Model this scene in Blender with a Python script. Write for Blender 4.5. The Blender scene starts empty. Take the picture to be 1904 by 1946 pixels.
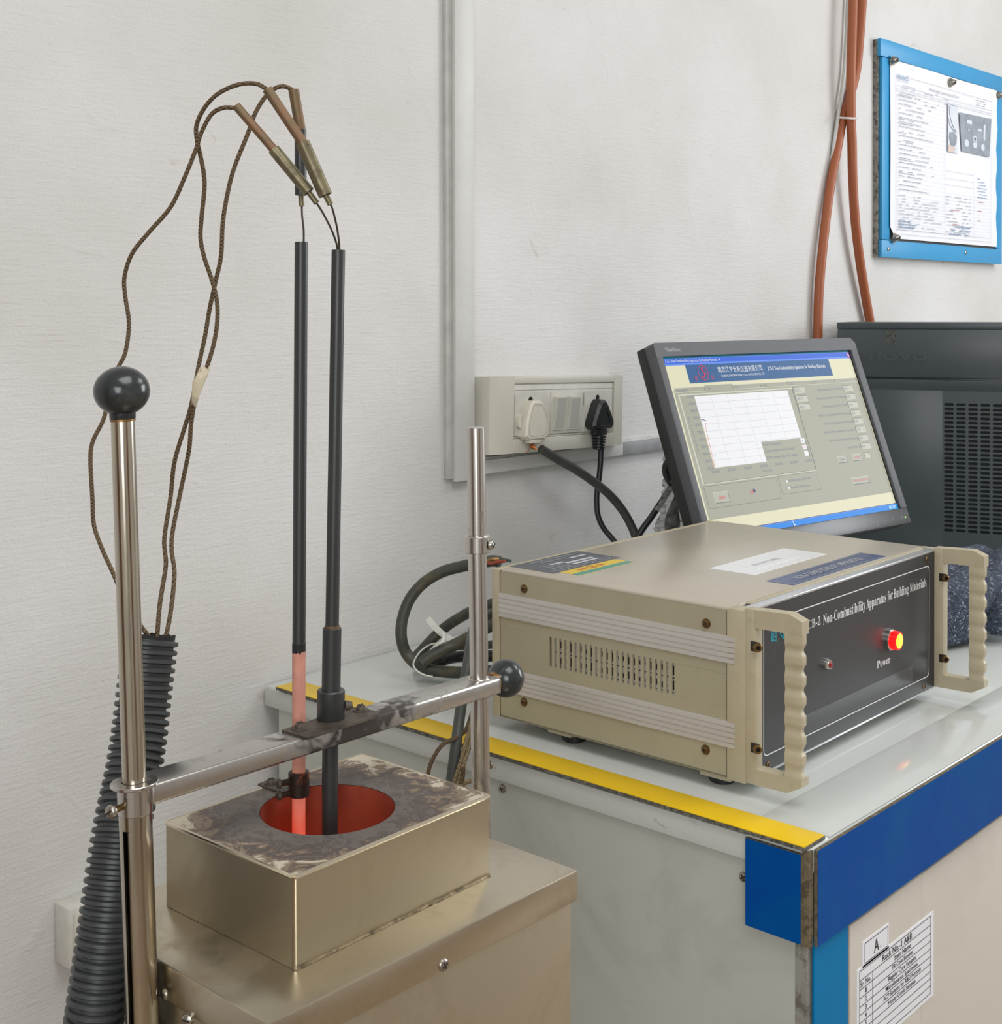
import bpy, bmesh, math, random
from mathutils import Vector, Matrix
random.seed(7)
S = bpy.context.scene
COL = S.collection

# ---------------------------------------------------------------- camera, view, lights
cam = bpy.data.objects.new('camera', bpy.data.cameras.new('camera'))
COL.objects.link(cam)
cr = [[0.672937, -0.739696, -0.002241], [0.011426, 0.007365, 0.999908], [-0.739611, -0.672901, 0.013408]]
cam.matrix_world = Matrix(((cr[0][0], cr[1][0], cr[2][0], 0), (cr[0][1], cr[1][1], cr[2][1], 0),
                           (cr[0][2], cr[1][2], cr[2][2], 1.25), (0, 0, 0, 1)))
cam.data.sensor_fit = 'VERTICAL'; cam.data.sensor_height = 24
cam.data.lens = 31.0360; cam.data.shift_y = -0.18095
cam.data.clip_start = .02
S.camera = cam
S.view_settings.view_transform = 'Standard'; S.view_settings.look = 'None'
S.view_settings.gamma = 1; S.view_settings.use_curve_mapping = False
S.view_settings.exposure = 0.45
S.cycles.use_denoising = True
S.cycles.max_bounces = 10; S.cycles.diffuse_bounces = 5; S.cycles.glossy_bounces = 5
S.cycles.transparent_max_bounces = 12
S.cycles.sample_clamp_indirect = 6

W = bpy.data.worlds.new('world'); S.world = W; W.use_nodes = True
W.node_tree.nodes['Background'].inputs[0].default_value = (.75, .85, 1, 1)
W.node_tree.nodes['Background'].inputs[1].default_value = .6

def area(name, loc, aim, sx, sy, power, col):
    l = bpy.data.lights.new(name, 'AREA'); l.shape = 'RECTANGLE'; l.size = sx; l.size_y = sy
    l.energy = power; l.color = col
    o = bpy.data.objects.new(name, l); COL.objects.link(o); o.location = loc
    o.rotation_euler = (Vector(aim) - Vector(loc)).to_track_quat('-Z', 'Y').to_euler()
    return o
# ceiling luminaires, an added, unseen fill from the left and the daylight from the right
area('ceiling_lamp', (.3, -.5, 2.83), (.3, -.5, 0), 1.3, 1.3, 20, (.97, .985, 1))
area('ceiling_lamp_far', (2.9, -.2, 2.83), (2.9, -.2, 0), 1.2, 1.2, 15, (.97, .985, 1))
area('window_daylight', (4.36, -.7, 1.75), (1.5, .6, 1.1), 1.8, 1.5, 52, (.92, .96, 1))
area('added_fill_left', (-1.66, -1.0, 1.6), (1.2, .6, 1.0), 1.6, 1.3, 32, (.95, .975, 1))  # added fill to brighten left-facing sides, no known window there

# ---------------------------------------------------------------- materials
def lin(c):
    return tuple((v/255/12.92 if v/255 <= .04045 else ((v/255+.055)/1.055)**2.4) for v in c) + (1,)

def mat(name, col, rough=.5, metal=0, var=0, vs=20, bump=0, bs=200, coat=0, spec=.5, rvar=0, emit=None, es=0, stretch=None, alpha=1, trans=0):
    m = bpy.data.materials.new(name); m.use_nodes = True
    n = m.node_tree.nodes; l = m.node_tree.links; b = n['Principled BSDF']
    c = lin(col)
    b.inputs['Base Color'].default_value = c
    b.inputs['Roughness'].default_value = rough; b.inputs['Metallic'].default_value = metal
    b.inputs['Specular IOR Level'].default_value = spec
    b.inputs['Coat Weight'].default_value = coat; b.inputs['Coat Roughness'].default_value = .08
    b.inputs['Alpha'].default_value = alpha; b.inputs['Transmission Weight'].default_value = trans
    if emit:
        b.inputs['Emission Color'].default_value = lin(emit); b.inputs['Emission Strength'].default_value = es
    if var or bump or rvar:
        tc = n.new('ShaderNodeTexCoord'); src = tc.outputs['Object']
        if stretch:
            mp = n.new('ShaderNodeMapping'); mp.inputs['Scale'].default_value = stretch
            l.new(src, mp.inputs['Vector']); src = mp.outputs['Vector']
    if var or rvar:
        t = n.new('ShaderNodeTexNoise'); t.inputs['Scale'].default_value = vs; t.inputs['Detail'].default_value = 6
        l.new(src, t.inputs['Vector'])
    if var:
        r = n.new('ShaderNodeValToRGB')
        r.color_ramp.elements[0].position = .3; r.color_ramp.elements[1].position = .7
        r.color_ramp.elements[0].color = tuple(min(1, x*(1-var)) for x in c[:3]) + (1,)
        r.color_ramp.elements[1].color = tuple(min(1, x*(1+var)) for x in c[:3]) + (1,)
        l.new(t.outputs['Fac'], r.inputs['Fac']); l.new(r.outputs['Color'], b.inputs['Base Color'])
    if rvar:
        mr = n.new('ShaderNodeMapRange'); mr.inputs['To Min'].default_value = max(0, rough-rvar); mr.inputs['To Max'].default_value = rough+rvar
        mr.inputs['From Min'].default_value = .3; mr.inputs['From Max'].default_value = .7
        l.new(t.outputs['Fac'], mr.inputs['Value']); l.new(mr.outputs[0], b.inputs['Roughness'])
    if bump:
        t2 = n.new('ShaderNodeTexNoise'); t2.inputs['Scale'].default_value = bs; t2.inputs['Detail'].default_value = 4
        bp = n.new('ShaderNodeBump'); bp.inputs['Strength'].default_value = bump; bp.inputs['Distance'].default_value = .001
        l.new(src, t2.inputs['Vector']); l.new(t2.outputs['Fac'], bp.inputs['Height']); l.new(bp.outputs['Normal'], b.inputs['Normal'])
    return m

def two_tone(name, ca, cb, scale, lo, hi, rough=.5, metal_a=0, metal_b=0, rough_b=None, bump=.3, detail=8, stretch=None, dist=.6):
    """base colour a with worn or stained patches of colour b"""
    m = mat(name, ca, rough, metal_a)
    n = m.node_tree.nodes; l = m.node_tree.links; b = n['Principled BSDF']
    tc = n.new('ShaderNodeTexCoord'); mp = n.new('ShaderNodeMapping'); l.new(tc.outputs['Object'], mp.inputs['Vector'])
    if stretch: mp.inputs['Scale'].default_value = stretch
    t = n.new('ShaderNodeTexNoise'); t.inputs['Scale'].default_value = scale; t.inputs['Detail'].default_value = detail
    t.inputs['Roughness'].default_value = .65; t.inputs['Distortion'].default_value = dist
    l.new(mp.outputs['Vector'], t.inputs['Vector'])
    r = n.new('ShaderNodeMapRange'); r.inputs['From Min'].default_value = lo; r.inputs['From Max'].default_value = hi
    l.new(t.outputs['Fac'], r.inputs['Value'])
    x = n.new('ShaderNodeMix'); x.data_type = 'RGBA'; x.inputs['A'].default_value = lin(ca); x.inputs['B'].default_value = lin(cb)
    l.new(r.outputs[0], x.inputs['Factor']); l.new(x.outputs['Result'], b.inputs['Base Color'])
    if metal_a != metal_b:
        q = n.new('ShaderNodeMapRange'); q.inputs['To Min'].default_value = metal_a; q.inputs['To Max'].default_value = metal_b
        l.new(r.outputs[0], q.inputs['Value']); l.new(q.outputs[0], b.inputs['Metallic'])
    if rough_b is not None:
        q = n.new('ShaderNodeMapRange'); q.inputs['To Min'].default_value = rough; q.inputs['To Max'].default_value = rough_b
        l.new(r.outputs[0], q.inputs['Value']); l.new(q.outputs[0], b.inputs['Roughness'])
    if bump:
        bp = n.new('ShaderNodeBump'); bp.inputs['Strength'].default_value = bump; bp.inputs['Distance'].default_value = .0008
        l.new(t.outputs['Fac'], bp.inputs['Height']); l.new(bp.outputs['Normal'], b.inputs['Normal'])
    return m

def wall_material():
    m = mat('painted_plaster', (214, 213, 211), .62, spec=.3)
    n = m.node_tree.nodes; l = m.node_tree.links; b = n['Principled BSDF']
    tc = n.new('ShaderNodeTexCoord')
    def noise(scale, detail, stretch=None, dist=0):
        v = tc.outputs['Object']
        if stretch:
            mp = n.new('ShaderNodeMapping'); mp.inputs['Scale'].default_value = stretch; mp.inputs['Rotation'].default_value = (0, .12, 0)
            l.new(v, mp.inputs['Vector']); v = mp.outputs['Vector']
        t = n.new('ShaderNodeTexNoise'); t.inputs['Scale'].default_value = scale; t.inputs['Detail'].default_value = detail
        t.inputs['Distortion'].default_value = dist
        l.new(v, t.inputs['Vector']); return t.outputs['Fac']
    def bump(h, strength, dist, prev=None):
        bp = n.new('ShaderNodeBump'); bp.inputs['Strength'].default_value = strength; bp.inputs['Distance'].default_value = dist
        l.new(h, bp.inputs['Height'])
        if prev: l.new(prev, bp.inputs['Normal'])
        return bp.outputs['Normal']
    nrm = bump(noise(260, 3), .7, .0008)                       # roller grain
    nrm = bump(noise(30, 4, (1, 1, 9)), .5, .0015, nrm)        # brush drag
    nrm = bump(noise(6, 3, None, .8), .5, .004, nrm)           # trowel unevenness
    r = n.new('ShaderNodeMapRange'); r.inputs['From Min'].default_value = .66; r.inputs['From Max'].default_value = .72
    l.new(noise(7, 2, None, 2.2), r.inputs['Value'])
    nrm = bump(r.outputs[0], .4, .0010, nrm)                  # flaked repaint patches
    l.new(nrm, b.inputs['Normal'])
    cr_ = n.new('ShaderNodeValToRGB'); e = cr_.color_ramp.elements
    e[0].position = .3; e[0].color = lin((205, 203, 199)); e[1].position = .7; e[1].color = lin((220, 219, 218))
    l.new(noise(3, 5), cr_.inputs['Fac'])
    # grubby marks
    mk = n.new('ShaderNodeMapRange'); mk.inputs['From Min'].default_value = .70; mk.inputs['From Max'].default_value = .78
    l.new(noise(11, 8, (1, 1, 1.8), 1), mk.inputs['Value'])
    mx = n.new('ShaderNodeMix'); mx.data_type = 'RGBA'; mx.inputs['B'].default_value = lin((178, 168, 150))
    ml = n.new('ShaderNodeMath'); ml.operation = 'MULTIPLY'; ml.inputs[1].default_value = .5
    l.new(mk.outputs[0], ml.inputs[0]); l.new(ml.outputs[0], mx.inputs['Factor'])
    l.new(cr_.outputs['Color'], mx.inputs['A']); l.new(mx.outputs['Result'], b.inputs['Base Color'])
    return m

def oxide_material():
    """heat-blued plate: dark scale near the bore, flaking pale towards the edges"""
    m = mat('scaled_steel_plate', (80, 74, 70), .55, .25)
    n = m.node_tree.nodes; l = m.node_tree.links; b = n['Principled BSDF']
    tc = n.new('ShaderNodeTexCoord'); sx = n.new('ShaderNodeVectorMath'); sx.operation = 'DISTANCE'
    sx.inputs[1].default_value = BORE_LOCAL
    l.new(tc.outputs['Object'], sx.inputs[0])
    t = n.new('ShaderNodeTexNoise'); t.inputs['Scale'].default_value = 62; t.inputs['Detail'].default_value = 9
    t.inputs['Roughness'].default_value = .68; t.inputs['Distortion'].default_value = 1.2; l.new(tc.outputs['Object'], t.inputs['Vector'])
    dr = n.new('ShaderNodeMapRange'); dr.inputs['From Min'].default_value = .040; dr.inputs['From Max'].default_value = .085
    dr.inputs['To Min'].default_value = -.2; dr.inputs['To Max'].default_value = .10; l.new(sx.outputs['Value'], dr.inputs['Value'])
    ad = n.new('ShaderNodeMath'); l.new(t.outputs['Fac'], ad.inputs[0]); l.new(dr.outputs[0], ad.inputs[1])
    r = n.new('ShaderNodeValToRGB'); e = r.color_ramp.elements
    e[0].position = .16; e[0].color = lin((74, 72, 74)); e[1].position = .34; e[1].color = lin((112, 104, 98))
    for p, c in ((.42, (84, 76, 72)), (.50, (116, 100, 88)), (.53, (156, 138, 114)), (.56, (108, 94, 82)), (.60, (204, 194, 174))):
        q = r.color_ramp.elements.new(p); q.color = lin(c)
    l.new(ad.outputs[0], r.inputs['Fac']); l.new(r.outputs['Color'], b.inputs['Base Color'])
    bp = n.new('ShaderNodeBump'); bp.inputs['Strength'].default_value = .7; bp.inputs['Distance'].default_value = .0012
    l.new(t.outputs['Fac'], bp.inputs['Height']); l.new(bp.outputs['Normal'], b.inputs['Normal'])
    return m

def bar_material():
    """crossbar steel, scorched above the bore and dusty towards its right end"""
    m = mat('crossbar_steel', (192, 190, 186), .3, 1)
    n = m.node_tree.nodes; l = m.node_tree.links; b = n['Principled BSDF']
    tc = n.new('ShaderNodeTexCoord'); t = n.new('ShaderNodeTexNoise'); t.inputs['Scale'].default_value = 85; t.inputs['Detail'].default_value = 8
    t.inputs['Distortion'].default_value = .8; l.new(tc.outputs['Object'], t.inputs['Vector'])
    d = n.new('ShaderNodeVectorMath'); d.operation = 'DISTANCE'; d.inputs[1].default_value = (.020, -.022, .990); l.new(tc.outputs['Object'], d.inputs[0])
    dr = n.new('ShaderNodeMapRange'); dr.inputs['From Min'].default_value = .022; dr.inputs['From Max'].default_value = .080
    dr.inputs['To Min'].default_value = .30; dr.inputs['To Max'].default_value = -.10; l.new(d.outputs['Value'], dr.inputs['Value'])
    ad = n.new('ShaderNodeMath'); l.new(t.outputs['Fac'], ad.inputs[0]); l.new(dr.outputs[0], ad.inputs[1])
    r = n.new('ShaderNodeMapRange'); r.inputs['From Min'].default_value = .50; r.inputs['From Max'].default_value = .74; l.new(ad.outputs[0], r.inputs['Value'])
    x = n.new('ShaderNodeMix'); x.data_type = 'RGBA'; x.inputs['A'].default_value = lin((192, 190, 186)); x.inputs['B'].default_value = lin((66, 60, 56))
    l.new(r.outputs[0], x.inputs['Factor']); l.new(x.outputs['Result'], b.inputs['Base Color'])
    for nm, a0, a1 in (('Metallic', 1, .35), ('Roughness', .3, .55)):
        q = n.new('ShaderNodeMapRange'); q.inputs['To Min'].default_value = a0; q.inputs['To Max'].default_value = a1
        l.new(r.outputs[0], q.inputs['Value']); l.new(q.outputs[0], b.inputs[nm])
    bp = n.new('ShaderNodeBump'); bp.inputs['Strength'].default_value = .2; bp.inputs['Distance'].default_value = .0006
    l.new(t.outputs['Fac'], bp.inputs['Height']); l.new(bp.outputs['Normal'], b.inputs['Normal'])
    return m

def glow(name, base, hot, z0, z1, s0, s1, rough=.7):
    """a part of the hot furnace: red heat that rises towards the inside"""
    m = mat(name, base, rough)
    n = m.node_tree.nodes; l = m.node_tree.links; b = n['Principled BSDF']
    tc = n.new('ShaderNodeTexCoord'); sp = n.new('ShaderNodeSeparateXYZ'); l.new(tc.outputs['Object'], sp.inputs[0])
    r = n.new('ShaderNodeMapRange'); r.inputs['From Min'].default_value = z0; r.inputs['From Max'].default_value = z1
    r.inputs['To Min'].default_value = s0; r.inputs['To Max'].default_value = s1
    l.new(sp.outputs['Z'], r.inputs['Value']); l.new(r.outputs[0], b.inputs['Emission Strength'])
    b.inputs['Emission Color'].default_value = lin(hot)
    t = n.new('ShaderNodeTexNoise'); t.inputs['Scale'].default_value = 90; t.inputs['Detail'].default_value = 5; l.new(tc.outputs['Object'], t.inputs['Vector'])
    x = n.new('ShaderNodeMix'); x.data_type = 'RGBA'; x.inputs['A'].default_value = lin(base); x.inputs['B'].default_value = lin(tuple(v*.78 for v in base))
    l.new(t.outputs['Fac'], x.inputs['Factor']); l.new(x.outputs['Result'], b.inputs['Base Color'])
    return m

def knit_material():
    m = mat('navy_knit', (52, 62, 80), .95)
    n = m.node_tree.nodes; l = m.node_tree.links; b = n['Principled BSDF']
    tc = n.new('ShaderNodeTexCoord')
    v = n.new('ShaderNodeTexVoronoi'); v.inputs['Scale'].default_value = 330; l.new(tc.outputs['Object'], v.inputs['Vector'])
    r = n.new('ShaderNodeValToRGB'); e = r.color_ramp.elements
    e[0].position = 0; e[0].color = lin((26, 32, 46)); e[1].position = .75; e[1].color = lin((78, 88, 106))
    q = e.new(.93); q.color = lin((170, 178, 190))
    l.new(v.outputs['Color'], r.inputs['Fac']); l.new(r.outputs['Color'], b.inputs['Base Color'])
    w = n.new('ShaderNodeTexWave'); w.inputs['Scale'].default_value = 150; w.inputs['Distortion'].default_value = 2.5; w.bands_direction = 'DIAGONAL'
    l.new(tc.outputs['Object'], w.inputs['Vector'])
    bp = n.new('ShaderNodeBump'); bp.inputs['Strength'].default_value = .8; bp.inputs['Distance'].default_value = .002
    l.new(w.outputs['Fac'], bp.inputs['Height']); l.new(bp.outputs['Normal'], b.inputs['Normal'])
    return m

def braid_material(name, ca, cb):
    m = mat(name, ca, .8)
    n = m.node_tree.nodes; l = m.node_tree.links; b = n['Principled BSDF']
    tc = n.new('ShaderNodeTexCoord')
    out = []
    for ang in (.75, -.75):
        mp = n.new('ShaderNodeMapping'); mp.inputs['Rotation'].default_value = (0, ang, ang); l.new(tc.outputs['Object'], mp.inputs['Vector'])
        w = n.new('ShaderNodeTexWave'); w.inputs['Scale'].default_value = 190; w.inputs['Distortion'].default_value = 1; w.bands_direction = 'Z'
        l.new(mp.outputs['Vector'], w.inputs['Vector']); out.append(w.outputs['Fac'])
    mu = n.new('ShaderNodeMath'); mu.operation = 'MAXIMUM'; l.new(out[0], mu.inputs[0]); l.new(out[1], mu.inputs[1])
    x = n.new('ShaderNodeMix'); x.data_type = 'RGBA'; x.inputs['A'].default_value = lin(cb); x.inputs['B'].default_value = lin(ca)
    l.new(mu.outputs[0], x.inputs['Factor']); l.new(x.outputs['Result'], b.inputs['Base Color'])
    bp = n.new('ShaderNodeBump'); bp.inputs['Strength'].default_value = .8; bp.inputs['Distance'].default_value = .0006
    l.new(mu.outputs[0], bp.inputs['Height']); l.new(bp.outputs['Normal'], b.inputs['Normal'])
    return m

BORE_LOCAL = (0, 0, 0)      # the furnace Empty stands on the bore's axis; z is set below
BORE = (.4996, .5918); ZBOX = .959
BORE_LOCAL = (0, 0, ZBOX)
M = {}
M['wall'] = wall_material()
M['ceiling'] = mat('ceiling_paint', (225, 224, 220), .8)
M['floor'] = mat('floor_tile', (146, 126, 104), .45, var=.12, vs=6)
M['trunk'] = mat('painted_trunking', (206, 206, 202), .45, var=.05, vs=14, bump=.5, bs=90)
M['trunk_side'] = mat('painted_trunking_side', (194, 195, 192), .5, var=.12, vs=30, bump=.5, bs=90)
M['socket'] = two_tone('ivory_plastic', (205, 202, 190), (160, 150, 134), 34, .64, .74, .42, bump=.1, stretch=(1.6, 1, .35))
M['socket_light'] = mat('ivory_switch', (205, 203, 194), .4, var=.06, vs=60)
M['trunk_shade_dirt'] = mat('trunking_shade_dirt_grey', (150, 151, 153), .5, var=.15, vs=30, bump=.6, bs=90)  # greyer copy of the trunking colour, with shade and dirt mixed in
M['hole'] = mat('dark_hole', (28, 26, 24), .8)
M['plug_white'] = mat('white_plug', (216, 212, 198), .4, var=.03, vs=60)
M['line'] = mat('groove_line', (150, 146, 134), .6)
M['rubber'] = mat('black_rubber', (34, 37, 38), .38, var=.15, vs=40)
M['rubber_grey'] = mat('grey_cable_sheath', (66, 69, 66), .45, var=.12, vs=40)
M['cable_olive'] = two_tone('dusty_cable_sheath', (62, 64, 58), (92, 84, 62), 30, .5, .7, .48, bump=.05)
M['copper'] = mat('copper_strand', (196, 120, 70), .35, .9)
M['orange'] = two_tone('orange_conduit', (160, 88, 52), (196, 140, 104), 60, .70, .78, .45, bump=.05)
M['tie'] = mat('white_nylon', (222, 220, 212), .4)
M['tie_clear'] = mat('clear_nylon', (225, 226, 220), .3, alpha=.75)
M['blue_board'] = mat('blue_board_strip', (44, 150, 205), .38, var=.05, vs=5)
M['board_back'] = mat('board_backing', (96, 96, 94), .6)
M['board_edge'] = two_tone('board_core_edge', (140, 138, 130), (80, 78, 72), 90, .45, .6, .7)
M['paper'] = mat('paper_sheet', (236, 237, 243), .55, bump=.15, bs=16)
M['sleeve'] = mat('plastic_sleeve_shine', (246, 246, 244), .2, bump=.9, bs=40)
M['ink'] = mat('ink_grey', (172, 172, 182), .7)
M['ink_dark'] = mat('ink_dark', (28, 28, 32), .7)
M['ink_blue'] = mat('ink_blue', (130, 160, 190), .7)
M['ink_pale'] = mat('ink_pale', (186, 187, 197), .7)
M['ink_red'] = mat('ink_red', (190, 120, 130), .7)
M['photo_grey'] = mat('photo_print_grey', (146, 154, 164), .6, var=.18, vs=30)
M['photo_dark'] = mat('photo_print_dark', (96, 98, 106), .6, var=.2, vs=60)
M['photo_skin'] = mat('photo_print_warm', (214, 196, 188), .6, var=.1, vs=40)
M['photo_pale'] = mat('photo_print_pale', (214, 219, 228), .6, var=.05, vs=40)
M['steel_screw'] = mat('screw_steel', (168, 164, 156), .3, 1)
M['brass_screw'] = mat('screw_bronze', (128, 104, 70), .34, 1)
M['recess'] = mat('screw_recess', (40, 34, 28), .6)
M['desk'] = mat('white_laminate', (206, 210, 206), .16, var=.02, vs=8, coat=.3)
M['desk_lip'] = two_tone('painted_lip', (200, 204, 200), (164, 154, 132), 30, .63, .74, .35, bump=.1, stretch=(1, 1, 2))
M['desk_side'] = two_tone('painted_side_panel', (186, 190, 182), (160, 160, 148), 5, .5, .8, .38, bump=.04)
M['desk_front'] = two_tone('painted_front_panel', (206, 200, 190), (192, 186, 176), 4, .5, .8, .4, bump=.04)
M['alu_edge'] = two_tone('aluminium_edge', (170, 170, 164), (110, 106, 96), 60, .5, .66, .4, .7, .3)
M['acp_blue'] = two_tone('blue_panel', (0, 74, 152), (0, 84, 152), 9, .45, .7, .34, bump=0)
M['acp_sky'] = two_tone('sky_blue_panel', (0, 118, 176), (0, 124, 180), 9, .45, .7, .34, bump=0)
for k_ in ('acp_blue', 'acp_sky'): M[k_].node_tree.nodes['Principled BSDF'].inputs['Specular IOR Level'].default_value = .06
M['acp_core'] = two_tone('panel_core', (124, 112, 88), (84, 76, 62), 120, .42, .6, .75)
M['yellow'] = mat('yellow_strip', (232, 192, 6), .34, var=.06, vs=14)
M['grey_core'] = two_tone('grey_foam_core', (118, 116, 106), (70, 68, 62), 260, .42, .58, .8)
M['beige'] = mat('beige_enamel', (166, 159, 134), .4, var=.04, vs=18, bump=.12, bs=900)
M['beige_top'] = mat('beige_enamel_top', (182, 174, 158), .2, var=.04, vs=10, bump=.16, bs=700)
M['beige_frame'] = mat('beige_casting', (180, 170, 144), .45, var=.05, vs=40, bump=.15, bs=500)
M['alu_trim'] = mat('ribbed_aluminium', (208, 204, 198), .34, .55, var=.05, vs=60, stretch=(1, .05, 1))
M['alu_strip'] = mat('silver_edge_strip', (214, 217, 220), .25, .7)
M['black_panel'] = mat('black_front_panel', (50, 51, 53), .42, var=.05, vs=20)
M['white_print'] = mat('white_print', (228, 228, 228), .5)
M['grey_print'] = mat('grey_print', (188, 190, 194), .5)
M['cyan_print'] = mat('cyan_print', (40, 170, 190), .5)
M['label_grey'] = mat('grey_label', (84, 88, 96), .4)
M['label_yellow'] = mat('yellow_label', (222, 190, 60), .4)
M['label_green'] = mat('green_label', (84, 150, 130), .4)
M['label_red'] = mat('red_print', (200, 84, 40), .5)
M['core_green'] = mat('green_core', (58, 82, 78), .5)
M['core_red'] = mat('red_core', (150, 62, 44), .5)
M['label_white'] = mat('white_sticker', (226, 228, 228), .25)
M['label_navy'] = mat('navy_label', (38, 62, 112), .22)
M['label_edge'] = mat('navy_label_edge', (30, 36, 60), .4)
M['clear_film'] = mat('clear_film', (120, 120, 124), .12, alpha=.22)
M['fan_guard'] = mat('inner_perforated_sheet', (206, 206, 202), .5)
M['lamp_red'] = mat('red_lens_ring', (200, 10, 10), .2, emit=(255, 8, 12), es=1.6)
M['lamp_core'] = mat('lamp_core', (255, 190, 60), .3, emit=(255, 170, 40), es=2.4)
M['led_red'] = mat('red_led', (150, 40, 40), .15)
M['chrome'] = mat('chrome', (200, 196, 190), .15, 1)
M['mon_bezel'] = mat('charcoal_bezel', (84, 86, 90), .5, var=.25, vs=1400, bump=.3, bs=1500)
M['mon_dark'] = mat('monitor_shell', (30, 32, 33), .45)
M['mon_chin'] = mat('monitor_chin', (34, 37, 41), .3)
M['led_green'] = mat('green_led', (120, 230, 60), .3, emit=(120, 230, 60), es=1.5)
M['pc'] = mat('charcoal_case', (70, 78, 82), .36, var=.04, vs=8)
M['pc_dark'] = mat('case_interior', (44, 50, 50), .7)
M['residue'] = two_tone('label_residue', (92, 92, 84), (50, 56, 59), 160, .45, .6, .7)
M['steel'] = mat('stainless_rod', (190, 182, 168), .2, 1, var=.08, vs=40, rvar=.08, stretch=(1, 1, .25))
M['steel_worn'] = two_tone('worn_steel', (196, 192, 186), (104, 94, 82), 40, .54, .70, .24, 1, .7, .5, bump=.1, stretch=(1, 1, .5))
M['steel_bar'] = bar_material()
M['added_door_wood'] = mat('added_door_varnish', (120, 84, 56), .4, var=.2, vs=6, stretch=(4, 4, .5))  # only for the unseen doors added as reflections in the steel
M['rocker'] = mat('rocker_face_grey', (182, 181, 174), .45, var=.05, vs=60)
M['steel_sheet'] = two_tone('stainless_sheet', (190, 180, 158), (168, 153, 126), 12, .5, .8, .42, 1, 1, .5, bump=.01)
M['steel_lid'] = two_tone('stainless_lid', (196, 187, 168), (154, 134, 104), 16, .50, .72, .28, 1, .7, .5, bump=.03)
M['steel_top_edge'] = mat('bright_fold', (214, 204, 184), .25, 1)
M['weld'] = two_tone('weld_bead', (150, 136, 110), (90, 78, 60), 120, .45, .6, .4, .9, .6, bump=.6)
M['rod_dark'] = mat('oxidised_rod', (62, 64, 64), .38, .35, var=.15, vs=40, stretch=(1, 1, .15))
M['rod_rust'] = mat('rust_tint', (112, 88, 62), .5, .4, var=.2, vs=120)
M['bracket_dark'] = two_tone('soot_bracket', (92, 84, 74), (60, 52, 46), 70, .45, .62, .55, .5, .3, bump=.2)
M['ball'] = two_tone('black_bakelite', (44, 48, 49), (72, 76, 72), 40, .52, .72, .2, rough_b=.34, bump=0)
M['brass'] = mat('brass_ferrule', (146, 112, 70), .4, .8, var=.15, vs=200)
M['hose'] = mat('corrugated_plastic', (62, 66, 66), .42, var=.08, vs=30)
M['hose_dark'] = mat('hose_inside', (26, 27, 27), .7)
M['braid'] = braid_material('khaki_braid', (112, 92, 66), (44, 36, 26))
M['braid_pale'] = braid_material('tan_braid', (150, 132, 100), (70, 60, 44))
M['sleeve_brown'] = two_tone('copper_sleeve', (124, 94, 68), (104, 92, 66), 70, .45, .62, .5, .35, .35, bump=.1)
M['ferrule'] = two_tone('tarnished_ferrule', (124, 116, 90), (86, 76, 56), 90, .48, .66, .42, .65, .4, bump=.15)
M['wire'] = mat('dark_wire', (70, 62, 50), .5, .4)
M['tape'] = mat('masking_tape', (208, 198, 172), .6, bump=.6, bs=220)
M['bag'] = mat('clear_plastic_bag', (170, 170, 164), .15, var=.3, vs=120, alpha=.38)
M['knit'] = knit_material()
M['oxide'] = oxide_material()
M['bore'] = glow('hot_furnace_wall', (158, 66, 40), (255, 64, 20), .87, .959, .075, .012)
M['ceramic'] = glow('pink_ceramic_tube', (226, 158, 138), (255, 70, 40), .925, .978, .5, 0)
M['hot_clamp'] = two_tone('scorched_clamp', (52, 38, 30), (168, 84, 46), 120, .52, .68, .5, .4, .2, bump=.3)
M['key'] = mat('keyboard_key', (36, 38, 42), .5)

# ---------------------------------------------------------------- geometry helpers
def V(*a): return Vector(a[0] if len(a) == 1 else a)

def spline(pts, sub=6):
    pts = [Vector(p) for p in pts]
    if len(pts) < 3:
        return pts
    out = []
    for i in range(len(pts)-1):
        p1, p2 = pts[i], pts[i+1]
        p0 = pts[i-1] if i else p1*2-p2
        p3 = pts[i+2] if i+2 < len(pts) else p2*2-p1
        for k in range(sub):
            t = k/sub
            out.append(.5*((2*p1)+(p2-p0)*t+(2*p0-5*p1+4*p2-p3)*t*t+(3*p1-p0-3*p2+p3)*t**3))
    out.append(pts[-1])
    return out

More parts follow.
